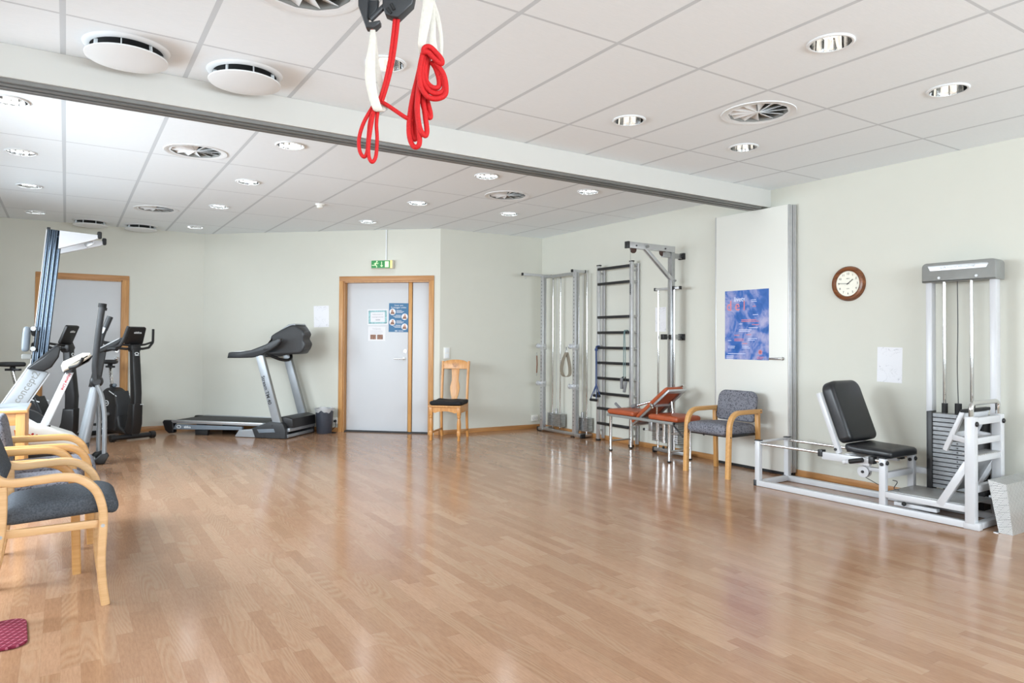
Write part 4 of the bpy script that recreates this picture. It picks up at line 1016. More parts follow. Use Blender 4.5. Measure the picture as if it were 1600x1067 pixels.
m = MB(); m.box((0, 0, 0), (.03, .10, .03), .006, M=T(-.155, 0, 2.318)); m.build('end_stop', 'black_plastic', rl)
for y, zo, dz, dx in ((-.09, 0, .0, 0), (.40, 0, 0, .06)):
    m = MB(); m.slab([(-.065, 2.30+zo), (.245+dx, 2.285+zo), (.265+dx, 2.26+zo), (.225+dx, 2.235+zo), (-.075, 2.125+zo)], .05, .004, XZ(y)); lg = m.build('rear_leg', 'white_metal', t)
    m = MB(); m.box((.262+dx, y, 2.285+zo), (.04, .06, .07), .012); m.build('foot', 'black_soft', lg)
m = MB(); m.cyl((.20, -.09, 2.255), (.20, .40, 2.255), .014, n=14); m.bar((.15, .16, 2.20), (.21, .16, 2.25), .02, .05); m.cyl((-.05, -.09, 2.25), (-.05, .40, 2.25), .02, n=14); m.build('axle_bracket', 'alu', t)
m = MB(); m.pad((0, 0, 0), (.235, .21, .055), .025, .006, M=fr((-.315, -.03, 1.26), (.06, 0, 1), (0, 1, 0), (-1, 0, .06))); m.build('seat', 'blue_grey', t)
m = MB(); m.slab([(-.285, 1.15), (-.245, 1.13), (-.215, 1.2), (-.195, 1.27), (-.22, 1.34), (-.25, 1.39), (-.285, 1.375), (-.275, 1.3), (-.24, 1.265), (-.275, 1.22)], .10, .006, XZ()); cg = m.build('seat_carriage', 'black_plastic', t)
m = MB()
for z in (1.17, 1.36): m.cyl((-.262, -.07, z), (-.262, .07, z), .022, n=16)
m.build('roller', 'alu', cg)
m = MB(); m.slab(rrect(.09, .05, .012, 4, -.305, 1.095), .10, .006, XZ(.0)); m.build('rail_joint', 'mid_grey', t)
m = MB(); m.slab([(-.30, .985), (-.18, 1.09), (-.075, 1.20), (-.04, 1.19), (-.055, 1.09), (-.11, .995), (-.17, .955)], .21, .014, XZ(-.01)); m.build('footrest', 'black_plastic', t)
m = MB(); m.slab([(-.305, .99), (-.075, 1.215), (-.062, 1.205), (-.292, .978)], .16, .004, XZ(-.01)); m.build('foot_strap_plate', 'dark_grey', t)
F0, F1 = Vector((-.205, 0, .98)), Vector((-.66, 0, .20)); fd = (F1-F0).normalized(); fp = Vector((-fd.z, 0, fd.x))
m = MB(); m.bar(F0, F1, .07, .165, up=fp, bev=.01); fb = m.build('frame_arm', 'silver', t)
for s_ in (1, -1):
    m = MB(); m.bar(F0+fp*.09*s_, F1+fp*.09*s_, .05, .012, up=fp, bev=.002); m.build('arm_rail', 'white_metal', fb)
m = MB(); m.text('concept2', .088, fr(F0*.78+F1*.22+Vector((0, -.0355, 0)), -fd, (fd.z, 0, -fd.x), (0, -1, 0)), bold=.001, sx=1.0)
m.build('lettering', 'mid_grey', fb)
m = MB(); m.cyl((-.66, -.09, .30), (-.66, .09, .30), .25, n=40); m.build('flywheel_cage', 'black_plastic', t)
m = MB(); m.bb((-.70, -.28, 0), (-.62, .28, .05), .01); m.bar((-.66, 0, .04), (-.66, 0, .2), .05, .05); m.build('front_leg', 'mid_grey', t)
m = MB(); m.tube([(-.33, .03, .93), (-.52, .03, .60)], .008, 8); m.build('chain_guide', 'alu', t)
# ------------------------------------------------------------------ equipment along the right wall
def off(o, base):
    o.location = (-base[0], -base[1], 0); return o
def plates(t, x0, x1, y0, y1, z0, z1, n, mat, base, mi_edge=None, group=None):
    h = (z1-z0)/n
    for k in range(n):
        m = MB(); m.bb((x0, y0, z0+k*h+.0015), (x1, y1, z0+(k+1)*h-.0015), .003)
        off(m.build('weight_plate', mat, t), base)

# pulley frame in the back corner
B = (5.80, 7.75)
t = thing('pulley_frame', 'silver double pulley frame with weight stacks in the back right corner', 'pulley machine', (B[0], B[1], 0))
for yc, nm in ((8.105, 0), (7.355, 1)):
    m = MB(); m.bb((5.70, yc-.033, .05), (5.76, yc+.033, 2.205), .004); m.cur = 1
    for k in range(40): m.cyl((5.6985, yc+.004, .16+k*.0505), (5.703, yc+.004, .16+k*.0505), .0065, n=10)
    m.cur = 2; m.bb((5.716, yc-.0345, .05), (5.744, yc-.0325, 2.2)); off(m.build('upright', ['alu_light', 'ink', 'alu'], t), B)
for y0, y1 in ((8.08, 7.78), (7.49, 7.19)):
    plates(t, 5.79, 5.89, y1, y0, .085, .265, 9, 'steel', B)
    for y in (y0-.06, y1+.06):
        m = MB(); m.cyl((5.84, y, .05), (5.84, y, 2.19), .011, n=12); off(m.build('guide_rod', 'chrome', t), B)
    m = MB(); m.cyl((5.84, (y0+y1)/2, .10), (5.84, (y0+y1)/2, .33), .022, n=12); off(m.build('lifting_stem', 'alu', t), B)
    m = MB(); m.cyl((5.84, (y0+y1)/2, .33), (5.84, (y0+y1)/2, 2.17), .003, n=6); off(m.build('cable', 'alu', t), B)
m = MB(); m.bb((5.705, 7.39, 2.165), (5.745, 8.07, 2.205), .003); off(m.build('top_rail', 'alu', t), B)
for yc, x0 in ((8.12, 5.38), (7.34, 5.655)):
    m = MB(); m.bb((x0, yc-.016, 2.198), (5.905, yc+.016, 2.232), .003); ar = off(m.build('arm', 'alu_light', t), B)
    m = MB(); m.bb((x0-.012, yc-.018, 2.196), (x0+.006, yc+.018, 2.234), .004); m.bb((5.86, yc-.018, 2.196), (5.875, yc+.018, 2.234), .002); m.build('end_cap', 'black_soft', ar)
    m = MB(); m.tube([(x0+.05+.012*cos(a), yc, 2.175+.018*sin(a)) for a in [2*pi*k/14 for k in range(14)]], .003, 6, True); m.build('hook', 'alu', ar)
m = MB(); m.bb((5.70, 7.19, .02), (5.75, 8.17, .055), .004); off(m.build('base_bar', 'alu', t), B)
for yc in (8.13, 7.27):
    m = MB(); m.bb((5.69, yc-.06, .012), (5.905, yc+.06, .05), .004); ft = off(m.build('foot_plate', 'steel', t), B)
m = MB(); m.bb((5.685, 8.17, .002), (5.755, 8.19, .058), .003); m.bb((5.685, 7.168, .002), (5.755, 7.19, .058), .003); m.bb((5.685, 7.34, 0), (5.71, 7.40, .012)); m.bb((5.685, 8.1, 0), (5.71, 8.16, .012)); off(m.build('rubber_end', 'black_soft', t), B)
for yc, z in ((8.105, 1.20), (8.105, .67), (7.355, 1.20), (7.355, .665)):
    m = MB(); m.bb((5.696, yc-.037, z-.04), (5.764, yc+.037, z+.04), .006); m.slab(circle(.034, 20), .020, .004, fr((5.672, yc+.045, z+.01), (1, 0, 0), (0, 0, 1), (0, -1, 0))); off(m.build('pulley_carriage', 'alu_light', t), B)
    m = MB(); m.cyl((5.70, yc-.05, z), (5.69, yc-.085, z), .008); off(m.build('lock_pin', 'alu', t), B)
# hand straps
SB = (5.655, 8.155)
t = thing('hand_strap', 'brown leather strap hanging on the corner upright of the pulley frame', 'strap', (SB[0], SB[1], 1.07))
m = MB(); m.sweep([(0, 0, 0), (.006, 0, -.12), (0, 0, -.245)], rrect(.034, .012, .004, 2), (.7, .7, 0)); m.build('band', 'leather', t)
for z in (.02, -.265):
    m = MB(); m.tube([(.014*cos(a)*.7, .014*cos(a)*.7, z+.022*sin(a)) for a in [2*pi*k/16 for k in range(16)]], .0035, 6, True); m.build('ring', 'alu', t)
t = thing('hand_strap', 'grey webbing loop hanging beside the perforated right upright', 'strap', (5.615, 7.405, 1.15))
lp = smooth_pts([(.0, .0, -.02), (-.03, .03, -.12), (-.045, .045, -.24), (-.03, .035, -.325), (.0, .0, -.345), (.03, -.03, -.32), (.034, -.034, -.24), (.02, -.02, -.12), (.004, -.004, -.02)], 5)
m = MB(); m.sweep(lp, rrect(.05, .006, .002, 2), (.35, -.93, 0)); m.build('band', 'strap_grey', t)
m = MB(); m.tube([(.012*cos(a)*.7, -.012*cos(a)*.7, -.005+.022*sin(a)) for a in [2*pi*k/16 for k in range(16)]], .0035, 6, True); m.bar((0, 0, .015), (0, 0, .05), .014, .014); m.build('snap_hook', 'alu', t)

# wall bars
B = (5.83, 6.655)
t = thing('wall_bars', 'tall wall bars with black rungs and aluminium uprights', 'wall bars', (B[0], B[1], 0))
for yc in (6.965, 6.345):
    m = MB(); m.bb((5.785, yc-.026, .012), (5.82, yc+.026, 2.262), .004); up = off(m.build('upright', 'alu_light', t), B)
    m = MB(); m.bb((5.783, yc-.032, 0), (5.822, yc+.032, .022), .003); m.bb((5.784, yc-.031, 2.252), (5.821, yc+.031, 2.266), .003); m.build('end_cap', 'black_soft', up)
    yr = yc+(.02 if yc > 6.6 else .0)
    m = MB(); m.bb((5.885, yr-.022, .02), (5.91, yr+.022, 2.24), .003); off(m.build('wall_rail', 'white_metal', t), B)
    zs = (.13, 1.22, 2.16) if yc > 6.6 else (.12, .23, .42, .61, .81, 1.0, 1.19, 1.39, 1.585, 2.01, 2.15, 2.22)
    for z in zs:
        m = MB(); m.bb((5.815, yr-.012, z-.012), (5.924, yr+.012, z+.012), .003); off(m.build('wall_bracket', 'alu', t), B)
for z in (2.205, 2.012, 1.585, 1.389, 1.195, 1.003, .807, .612, .420, .228):
    m = MB(); m.bb((5.765, 6.365, z-.017), (5.80, 6.955, z+.017), .006); off(m.build('rung', 'black_plastic', t), B)
# elastic tubes on the wall bars
def grip(mm, c, L, r, dir_, mi):
    c = Vector(c); d = Vector(dir_).normalized(); mm.tube([c-d*L/2, c-d*L*.46, c+d*L*.46, c+d*L/2], [r*.9, r, r, r*.9], 14, mi=mi)
t = thing('exercise_band', 'blue exercise tube with black handles hung on the left side of the wall bars', 'exercise band', (5.752, 6.945, 1.19))
m = MB(); m.tube(smooth_pts([(-.004, .012, -.47), (-.004, .010, -.2), (-.006, .008, 0), (.018, .006, .027), (.045, .004, .027), (.05, .004, 0)], 5), .006, 8); m.tube(smooth_pts([(-.004, -.010, -.47), (-.004, -.009, -.2), (-.006, -.008, 0), (.018, -.008, .027), (.045, -.008, .027), (.05, -.008, 0)], 5), .006, 8)
m.box((-.006, 0, -.02), (.016, .05, .03), .005); m.build('tube', 'blue_band', t)
for z, dy, dx in ((-.61, .0, -.006), (-.665, .035, -.03)):
    m = MB(); c = Vector((dx-.006, dy-.02, z)); m.tube([(-.004, 0, -.46), c+Vector((0, .055, .02)), c+Vector((0, .058, 0))], .006, 8); m.tube([(-.004, 0, -.46), c+Vector((0, -.055, .02)), c+Vector((0, -.058, 0))], .006, 8); m.build('handle_strap', 'blue_band', t)
    m = MB(); grip(m, c, .125, .018, (0, 1, 0), 0); m.build('grip', 'black_soft', t)
t = thing('exercise_band', 'pale teal exercise tube with grey grips hung on the right side of the wall bars', 'exercise band', (5.752, 6.41, 1.385))
m = MB()
for dy in (-.014, .016): m.tube(smooth_pts([(-.004, dy, -.56), (-.004, dy, -.25), (-.006, dy*.5, 0), (.018, dy*.5, .027), (.045, dy*.5, .027), (.05, dy*.5, 0)], 5), .005, 8)
m.build('tube', 'teal_band', t)
for dy, z in ((.03, -.62), (-.03, -.66)):
    m = MB(); grip(m, (-.02, dy, z), .135, .019, (.1, dy*4, 1), 0); m.build('grip', 'grip_grey', t)
    m = MB(); m.tube([(-.004, dy*.5, -.54), (-.02, dy*1.2, z+.06)], .009, 8); m.build('handle_strap', 'black_soft', t)

# pulley tower with overhead boom
B = (5.80, 5.66)
t = thing('boom_pulley_tower', 'silver wall pulley tower with overhead boom behind the treatment bench', 'pulley machine', (B[0], B[1], 0))
m = MB(); m.bb((5.72, 5.60, .04), (5.775, 5.655, 2.35), .004); off(m.build('post', 'alu', t), B)
m = MB(); m.bb((5.075, 5.598, 2.285), (5.775, 5.652, 2.352), .003); bo = off(m.build('boom', 'alu_light', t), B)
m = MB(); m.bb((5.066, 5.595, 2.282), (5.09, 5.655, 2.355), .003); m.build('end_cap', 'black_plastic', bo)
for y in (5.605, 5.64):
    m = MB(); m.bar((5.33, y, 2.30), (5.765, y, 1.955), .012, .036, bev=.002); off(m.build('brace', 'alu_light', t), B)
m = MB(); m.bar((5.33, 5.622, 2.30), (5.765, 5.622, 1.955), .02, .018, bev=.002); m.cyl((5.335, 5.57, 2.315), (5.335, 5.675, 2.315), .016); m.cyl((5.765, 5.58, 1.965), (5.765, 5.675, 1.965), .012); off(m.build('brace_core', 'mid_grey', t), B)
for x in (5.165, 5.60):
    m = MB(); m.slab(circle(.042, 24), .02, .004, fr((x, 5.625, 2.275), (1, 0, 0), (0, 0, 1), (0, -1, 0))); pw = off(m.build('pulley_wheel', 'dark_wheel', t), B)
    m = MB(); m.cyl((x+.02, 5.59, 2.315), (x+.02, 5.66, 2.315), .009, n=12); m.build('axle', 'ink', pw)
m = MB(); m.cyl((5.125, 5.625, 2.27), (5.125, 5.625, 1.90), .0025, n=6); m.cyl((5.625, 5.56, 2.25), (5.625, 5.56, 1.3), .003, n=6); m.cyl((5.625, 5.56, 1.3), (5.76, 5.70, .42), .003, n=6); off(m.build('cable', 'mid_grey', t), B)
m = MB()
for k in range(5): m.tube([(5.125+(.008*cos(a) if k % 2 else 0), 5.625+(0 if k % 2 else .008*cos(a)), 1.885-k*.022+.015*sin(a)) for a in [2*pi*q/10 for q in range(10)]], .0028, 6, True)
off(m.build('chain', 'dark_grey', t), B)
for z in (2.25, 1.33):
    m = MB(); m.bb((5.60 if z > 2 else 5.72, 5.61, z-.028), (5.905, 5.645, z+.028), .003); br_ = off(m.build('wall_bracket', 'alu', t), B)
    m = MB(); m.bb((5.895, 5.585, z-.036), (5.924, 5.67, z+.036), .003); m.cyl((5.88, 5.60, z), (5.897, 5.60, z), .018, n=14); m.build('mount', 'black_plastic', br_)
m = MB(); m.bb((5.60, 5.60, 1.30), (5.66, 5.65, 1.36), .004); m.bb((5.66, 5.615, 1.315), (5.73, 5.635, 1.345), .002); off(m.build('stop_block', 'black_plastic', t), B)
m = MB(); m.bb((5.735, 5.50, 1.866), (5.765, 5.885, 1.894), .003); cb = off(m.build('cross_bar', 'alu_light', t), B)
m = MB(); m.bb((5.733, 5.872, 1.862), (5.767, 5.895, 1.898), .003); m.bb((5.733, 5.49, 1.862), (5.767, 5.505, 1.898), .003); m.bb((5.728, 5.57, 1.862), (5.77, 5.66, 1.900), .003); m.build('end_cap', 'black_plastic', cb)
for y in (5.835, 5.585):
    m = MB(); m.cyl((5.75, y, .04), (5.75, y, 1.87), .0125, n=14); off(m.build('guide_rod', 'chrome', t), B)
plates(t, 5.745, 5.895, 5.53, 5.93, .13, .375, 10, 'steel', B)
m = MB(); m.cyl((5.735, 5.72, .13), (5.735, 5.72, .44), .028, n=16); off(m.build('lifting_stem', 'chrome', t), B)
m = MB(); m.bb((5.735, 5.40, .02), (5.785, 5.90, .06), .004); m.bb((5.735, 5.61, .0), (5.90, 5.66, .05), .004); off(m.build('base', 'alu', t), B)
m = MB(); m.bb((5.73, 5.89, 0), (5.79, 5.91, .064), .003); m.bb((5.73, 5.385, 0), (5.79, 5.405, .064), .003); off(m.build('rubber_end', 'black_soft', t), B)

# treatment bench
B = (5.53, 5.76)
t = thing('treatment_bench', 'rust orange treatment bench with raised backrest on chrome legs', 'treatment bench', (B[0], B[1], 0))
X0, X1 = 5.38, 5.695
for x in (X0, X1):
    m = MB(); m.bb((x-.014, 5.225, .400), (x+.014, 6.295, .430), .004); off(m.build('frame_rail', 'mid_grey', t), B)
    for y in (6.232, 5.295):
        m = MB(); m.cyl((x, y, .012), (x, y, .405), .0165, n=16); m.tube([(x, y, .10), (x, y, .125)], .0185, 16); lg = off(m.build('leg', 'chrome', t), B)
        m = MB(); m.cyl((x, y, 0), (x, y, .016), .021, n=16); m.build('rubber_foot', 'black_soft', lg)
    m = MB(); m.bar((x, 5.23, .395), (x, 5.10, .29), .014, .014); off(m.build('strut', 'dark_grey', t), B)
for y in (6.285, 5.235, 5.76):
    m = MB(); m.bb((X0, y-.014, .400), (X1, y+.014, .430), .003); off(m.build('cross_rail', 'mid_grey', t), B)
for y, z in ((6.232, .115), (5.295, .30), (5.295, .115)):
    m = MB(); m.cyl((X0, y, z), (X1, y, z), .011, n=12); off(m.build('stretcher', 'chrome', t), B)
for a, b in ((5.83, 6.28), (5.16, 5.60)):
    m = MB(); m.pad((0, 0, 0), (.365, b-a, .058), .026, .012, M=T(5.54, (a+b)/2, .459)); off(m.build('bench_pad', 'orange_vinyl', t), B)
bd = Vector((0, 5.355-5.90, .755-.345)); L = bd.length; bd.normalize(); bn = Vector((0, bd.z, -bd.y))
if bn.z < 0: bn = -bn
MB_ = fr(Vector((5.538, 5.628, .55))+bn*.026, (1, 0, 0), bd, bn)
m = MB(); m.pad((0, 0, 0), (.262, L, .05), .022, .010, M=MB_ if MB_.to_3x3().determinant() > 0 else fr(Vector((5.54, 5.628, .55))+bn*.026, (-1, 0, 0), bd, bn)); off(m.build('backrest', 'orange_vinyl', t), B)
cc = Vector((5.54, 5.628, .55))-bn*.012
for sx in (-.122, .122):
    m = MB(); m.bar(cc+bd*(-L/2)+Vector((sx, 0, 0)), cc+bd*(L/2)+Vector((sx, 0, 0)), .022, .026, up=bn, bev=.003); off(m.build('backrest_rail', 'alu', t), B)
for s in (-.49, .08, .49):
    m = MB(); w = .05 if s > .4 else .026; m.bar(cc+bd*(L*s)+Vector((-.131, 0, 0)), cc+bd*(L*s)+Vector((.131, 0, 0)), w if s > .4 else .024, .026, up=bn, bev=.004); off(m.build('backrest_crossbar', 'alu_light', t), B)
m = MB(); m.cyl((5.40, 5.50, .21), (5.40, 5.50, .57), .009, n=12); m.cyl((5.60, 5.45, .40), (5.60, 5.48, .62), .012, n=12); m.bar((5.385, 5.58, .60), (5.385, 5.555, .545), .012, .03); off(m.build('prop_rod', 'chrome', t), B)
m = MB(); m.cyl((5.39, 5.675, .31), (5.43, 5.60, .315), .006, n=10); m.bb((5.40, 5.575, .295), (5.46, 5.63, .40), .004); off(m.build('ratchet', 'alu', t), B)
for kn in ((5.388, 5.685, .31), (5.40, 5.435, .335), (5.42, 5.42, .14), (5.47, 5.40, .14), (5.375, 5.225, .415)):
    m = MB(); m.ball(kn, .0145, n=12); off(m.build('knob', 'black_soft', t), B)
m = MB(); m.tube(fillet([(5.70, 5.40, .80), (5.70, 5.55, .74), (5.69, 5.83, .60), (5.60, 6.10, .513), (5.58, 6.22, .480)], .15), .0145, 12); off(m.build('arm_bar', 'chrome', t), B)
m = MB(); m.tube([(5.58, 6.20, .483), (5.57, 6.27, .472), (5.57, 6.37, .533)], .016, 12); m.tube([(5.60, 6.11, .513), (5.60, 6.04, .535)], .022, 12); off(m.build('hand_grip', 'grip_grey', t), B)

# leg press with weight tower; local x along its rails, y towards the wall
A = (5.175, 4.054)
t = thing('leg_press', 'white leg press machine with black seat and weight tower against the right wall', 'leg press', (A[0], A[1], 0), -88.46)
W_ = 'white_metal'; VN, VF = .026, .452
def bx(name, a, b, mat=W_, bev=.004, par=None):
    m = MB(); m.bb(a, b, bev); return m.build(name, mat, par or t)
def br(name, p0, p1, w, h, mat=W_, up=(0, 0, 1), par=None):
    m = MB(); m.bar(p0, p1, w, h, up=up, bev=.004); return m.build(name, mat, par or t)
for v in (VN, VF):
    r_ = bx('base_rail', (.0, v-.025, .002), (1.785, v+.025, .05))
    bx('foot_cap', (-.012, v-.027, 0), (.02, v+.027, .052), 'dark_grey', par=r_)
    p = bx('rear_post', (.0, v-.023, .04), (.046, v+.023, .40))
    bx('post_cap', (-.004, v-.026, .398), (.05, v+.026, .406), 'black_plastic', .002, p)
    m = MB(); m.cyl((-.012, v, .376), (.0, v, .376), .011, n=14); m.build('cap_nut', 'black_plastic', p)
    m = MB(); m.cyl((.03, v, .374), (1.125, v, .374), .0125, n=18); m.build('guide_rod', 'chrome', t)
    p = bx('mid_post', (1.105, v-.023, .04), (1.153, v+.023, .398))
    bx('post_cap', (1.10, v-.027, .396), (1.158, v+.027, .404), 'black_plastic', .002, p)
    m = MB(); m.ball((1.160, v, .365), .017, sc=(.6, 1, 1), n=14); m.cyl((1.13, v-.023, .355), (1.13, v-.034, .355), .013, n=14); m.build('bolt_cap', 'black_plastic', p)
    bx('upper_rail', (1.153, v-.023, .11), (1.71, v+.023, .153))
    p = bx('front_post', (1.70, v-.029, .04), (1.762, v+.029, .768))
    bx('post_foot', (1.69, v-.027, .0), (1.79, v+.027, .048), par=p)
    m = MB(); m.ball((1.768, v, .72), .018, sc=(.6, 1, 1), n=14); m.build('bolt_cap', 'black_plastic', p)
    br('brace', (1.715, v, .45), (1.535, v, .13), .05, .05, up=(1, 0, 0))
    br('lever_bar', (1.672, v+(.03 if v < .2 else -.03), .80), (1.553, v+(.03 if v < .2 else -.03), .515), .034, .032, up=(1, 0, 0))
    cr_ = bx('carriage_rail', (.64, v-.022, .325), (1.03, v+.022, .385))
    for x in (.625, 1.045): bx('slider_block', (x-.018, v-.028, .345), (x+.022, v+.028, .40), 'black_plastic', .004, cr_)
bx('end_bar', (.0, VN+.02, .004), (.046, VF-.02, .048)); bx('end_bar', (1.735, VN+.02, .004), (1.785, VF-.02, .048)); bx('floor_bar', (1.30, VN+.02, .004), (1.35, VF-.02, .045))
bx('top_shelf', (.005, VN+.02, .383), (.042, VF-.02, .397), 'white_metal', .002)
bx('mid_bar', (1.11, VN+.02, .245), (1.15, VF-.02, .29)); 
for z in (.71, .455, .245): bx('front_bar', (1.715, VN+.025, z), (1.755, VF-.025, z+.05))
bx('front_bar', (1.715, VN+.025, .575), (1.755, VF-.025, .62))
m = MB(); m.bb((1.155, VN+.02, .150), (1.70, VF-.02, .156), .001); m.build('floor_plate', 'tread', t)
m = MB(); m.bb((1.66, VN+.03, .500), (1.76, VF-.03, .507), .001); m.build('step_plate', 'tread', t)
m = MB(); m.bar((1.735, (VN+VF)/2, .50), (1.60, (VN+VF)/2, .235), .35, .006, up=(0.9, 0, -.45), bev=0); m.build('toe_plate', 'steel', t)
m = MB(); m.bar((1.672, (VN+VF)/2, .79), (1.612, (VN+VF)/2, .645), .32, .008, up=(0.9, 0, -.4), bev=0); m.build('foot_plate', 'mid_grey', t)
m = MB(); m.bb((1.655, VN+.012, .79), (1.69, VF-.012, .812), .004); m.build('rubber_edge', 'black_soft', t)
br('lever_cross', (1.60, VN+.03, .63), (1.60, VF-.03, .63), .04, .04); br('lever_cross', (1.66, VN+.03, .765), (1.66, VF-.03, .765), .04, .04)
for v in (VN, VF): br('lever_link', (1.60, v+(.03 if v < .2 else -.03), .615), (1.71, v, .60), .03, .04)
m = MB(); m.tube(fillet([(1.731, VN, .766), (1.731, VN, .86), (1.731, VF, .86), (1.731, VF, .766)], .075, 10), .0165, 16); m.build('grab_handle', 'chrome', t)
# seat
m = MB(); m.pad((.985, .262, .427), (.38, .41, .062), .028, .012, cuts=11, fn=lambda p: Vector((p.x, p.y, p.z+.05*(p.x/.18)**2*(.25 if p.x < 0 else -.10)))); m.build('seat', 'vinyl', t)
bx('seat_cross', (.82, VN, .352), (.86, VF, .392)); bx('seat_cross', (.99, VN, .352), (1.03, VF, .392))
bdv = Vector((.622-.800, 0, .945-.470)); Lb = bdv.length; bdv.normalize(); bnv = Vector((bdv.z, 0, -bdv.x))
MS = fr(Vector((.711, .262, .707))+bnv*.012, (0, 1, 0), bdv, Vector((0, 1, 0)).cross(bdv))
m = MB(); m.slab([(p[0]*(1-.10*max(0, p[1]/.25)*0), p[1]) for p in rrect(.42, Lb, [.085, .085, .05, .05], 7)], .115, .032, MS, seg=5); m.build('backrest', 'vinyl', t)
for v in (VN+.02, VF-.02): br('backrest_bar', (.592, v, .858), (.768, v, .385), .036, .04, up=(1, 0, 0))
m = MB()
for v in (VN-.004, VF-.035): m.cyl((.745, v, .415), (.745, v+.04, .415), .012, n=14)
m.build('pivot_bolt', 'black_plastic', t)
m = MB(); m.bar((.86, -.03, .335), (.905, -.03, .350), .022, .022); m.cyl((.845, -.03, .332), (.87, -.03, .34), .016); hl = m.build('release_lever', W_, t)
m = MB(); m.tube([(.895, -.03, .345), (1.00, -.03, .372)], .0185, 14); m.build('hand_grip', 'black_soft', hl)
m = MB()
for dv in (-.016, .022): m.slab(circle(.046, 28), .012, .003, fr((.94, .10+dv, .262), (1, 0, 0), (0, 0, 1), (0, -1, 0)))
m.build('pulley', W_, t)
m = MB(); m.slab(circle(.040, 24), .022, .002, fr((.94, .103, .262), (1, 0, 0), (0, 0, 1), (0, -1, 0))); m.cyl((.94, .07, .262), (.94, .14, .262), .011, n=12); m.build('pulley_groove', 'black_soft', t)
bx('pulley_bracket', (.93, .095, .26), (.985, .112, .34), W_, .002)
bx('pulley_arm', (.98, .09, .275), (1.11, .12, .305), W_)
m = MB(); m.tube(smooth_pts([(.95, .10, .218), (1.05, .12, .17), (1.18, .16, .10), (1.35, .25, .075)], 5), .003, 6); m.tube(smooth_pts([(1.16, .10, .23), (1.19, .11, .22), (1.17, .10, .17), (1.2, .12, .16)], 5), .003, 6); m.build('cable', 'dark_grey', t)
bx('low_bracket', (1.20, .04, .06), (1.50, .09, .085), W_, .002); m = MB(); m.ball((1.285, .015, .085), .016, n=12); m.build('knob', 'black_soft', t)
# weight tower (u along the wall, v near the wall)
def uv(X, Y): return ((Y-A[1])*-.99964+(X-A[0])*.02693, (X-A[0])*.99964+(Y-A[1])*.02693)
u0, u1, v0, v1 = 1.205, 1.652, .525, .565
p0 = bx('tower_upright', (u0, v0, .0), (u0+.045, v1+.03, 1.76)); p1_ = bx('tower_upright', (u1, v0, .0), (u1+.045, v1+.03, 1.76))
bx('tower_base', (u0, v0, .0), (u1+.045, v1+.03, .05)); bx('tower_link', (1.12, VF+.02, .25), (1.245, v0+.02, .295)); bx('tower_link', (1.66, VF+.02, .12), (1.70, v0+.02, .165))
m = MB(); P = rrect(.522, .152, [.035, .035, .004, .004], 5)
MT2 = fr(((u0+u1+.045)/2, v0+.04, 1.825), (1, 0, 0), (0, 0, 1), (0, -1, 0))
m.slab(P, .15, .012, MT2); hd = m.build('tower_head', 'mid_grey', t)
m = MB(); MF = fr(((u0+u1+.045)/2, v0-.036, 1.825), (1, 0, 0), (0, 0, 1), (0, -1, 0))
m.slab([(-.215, .052), (.20, .052), (.212, .042), (.195, .012), (-.195, .012)], .004, .001, MF); m.cur = 1
m.text('body training international', .023, MF @ T(.0, .032, .0024)); m.build('name_plate', ['alu', 'dark_grey'], hd)
m = MB()
for x in (-.13, .13): m.cyl(MF @ Vector((x, -.045, -.004)), MF @ Vector((x, -.045, .006)), .010, n=16)
m.build('screw', 'white_metal', hd)
for u in (1.345, 1.535):
    m = MB(); m.cyl((u, v0-.005, .05), (u, v0-.005, 1.755), .0125, n=16); rd = m.build('guide_rod', 'chrome', t)
    m = MB(); m.cyl((u, v0-.005, .735), (u, v0-.005, .81), .021, n=18); m.build('rubber_bumper', 'black_soft', rd)
m = MB(); m.tube(smooth_pts([(1.44, v0-.01, 1.755), (1.442, v0-.01, 1.4), (1.438, v0-.012, 1.1), (1.443, v0-.01, .80)], 4), .0032, 6); m.build('cable', 'dark_grey', t)
m = MB(); m.cyl((1.443, v0-.01, .735), (1.443, v0-.01, .815), .024, n=18); m.build('lifting_head', 'black_soft', t)
zz0, zz1, NPL = .16, .735, 17; h = (zz1-zz0)/NPL
for k in range(NPL):
    m = MB(); m.bb((1.255, v0-.07, zz0+k*h+.004), (1.635, v0+.06, zz0+(k+1)*h-.003), 0); m.cur = 1
    m.cyl((1.46, v0-.0715, zz0+(k+.5)*h), (1.46, v0-.0685, zz0+(k+.5)*h), .006, n=10); m.build('weight_plate', ['stack_steel', 'ink'], t)
for x in (1.246, 1.638):
    m = MB(); m.bb((x-.004, v0-.075, .05), (x+.006, v0+.065, .745), .002); m.build('stack_guard', 'black_plastic', t)
for x0, x1 in ((1.246, 1.285), (1.60, 1.644)):
    m = MB(); m.bb((x0, v0-.078, .05), (x1, v0-.073, .745), .001); m.build('stack_guard', 'black_plastic', t)

# tread plate foot box at the right picture edge
t = thing('foot_box', 'slanted tread plate foot box on the floor at the right picture edge', 'foot box', (5.30, 2.14, 0))
pr = [(.040, 0), (-.042, 0), (-.005, .330), (.105, .345)]
m = MB(); vs = [(0, p[0], p[1]) for p in pr]+[(.46, p[0], p[1]) for p in pr]
m.add(vs, [(0, 1, 2, 3), (7, 6, 5, 4), (0, 4, 5, 1), (1, 5, 6, 2), (2, 6, 7, 3), (3, 7, 4, 0)]); m.build('box_shell', 'tread', t, smooth=False)
m = MB(); m.bb((-.02, .035, .0), (.06, .065, .004)); m.build('base_flange', 'steel', t)

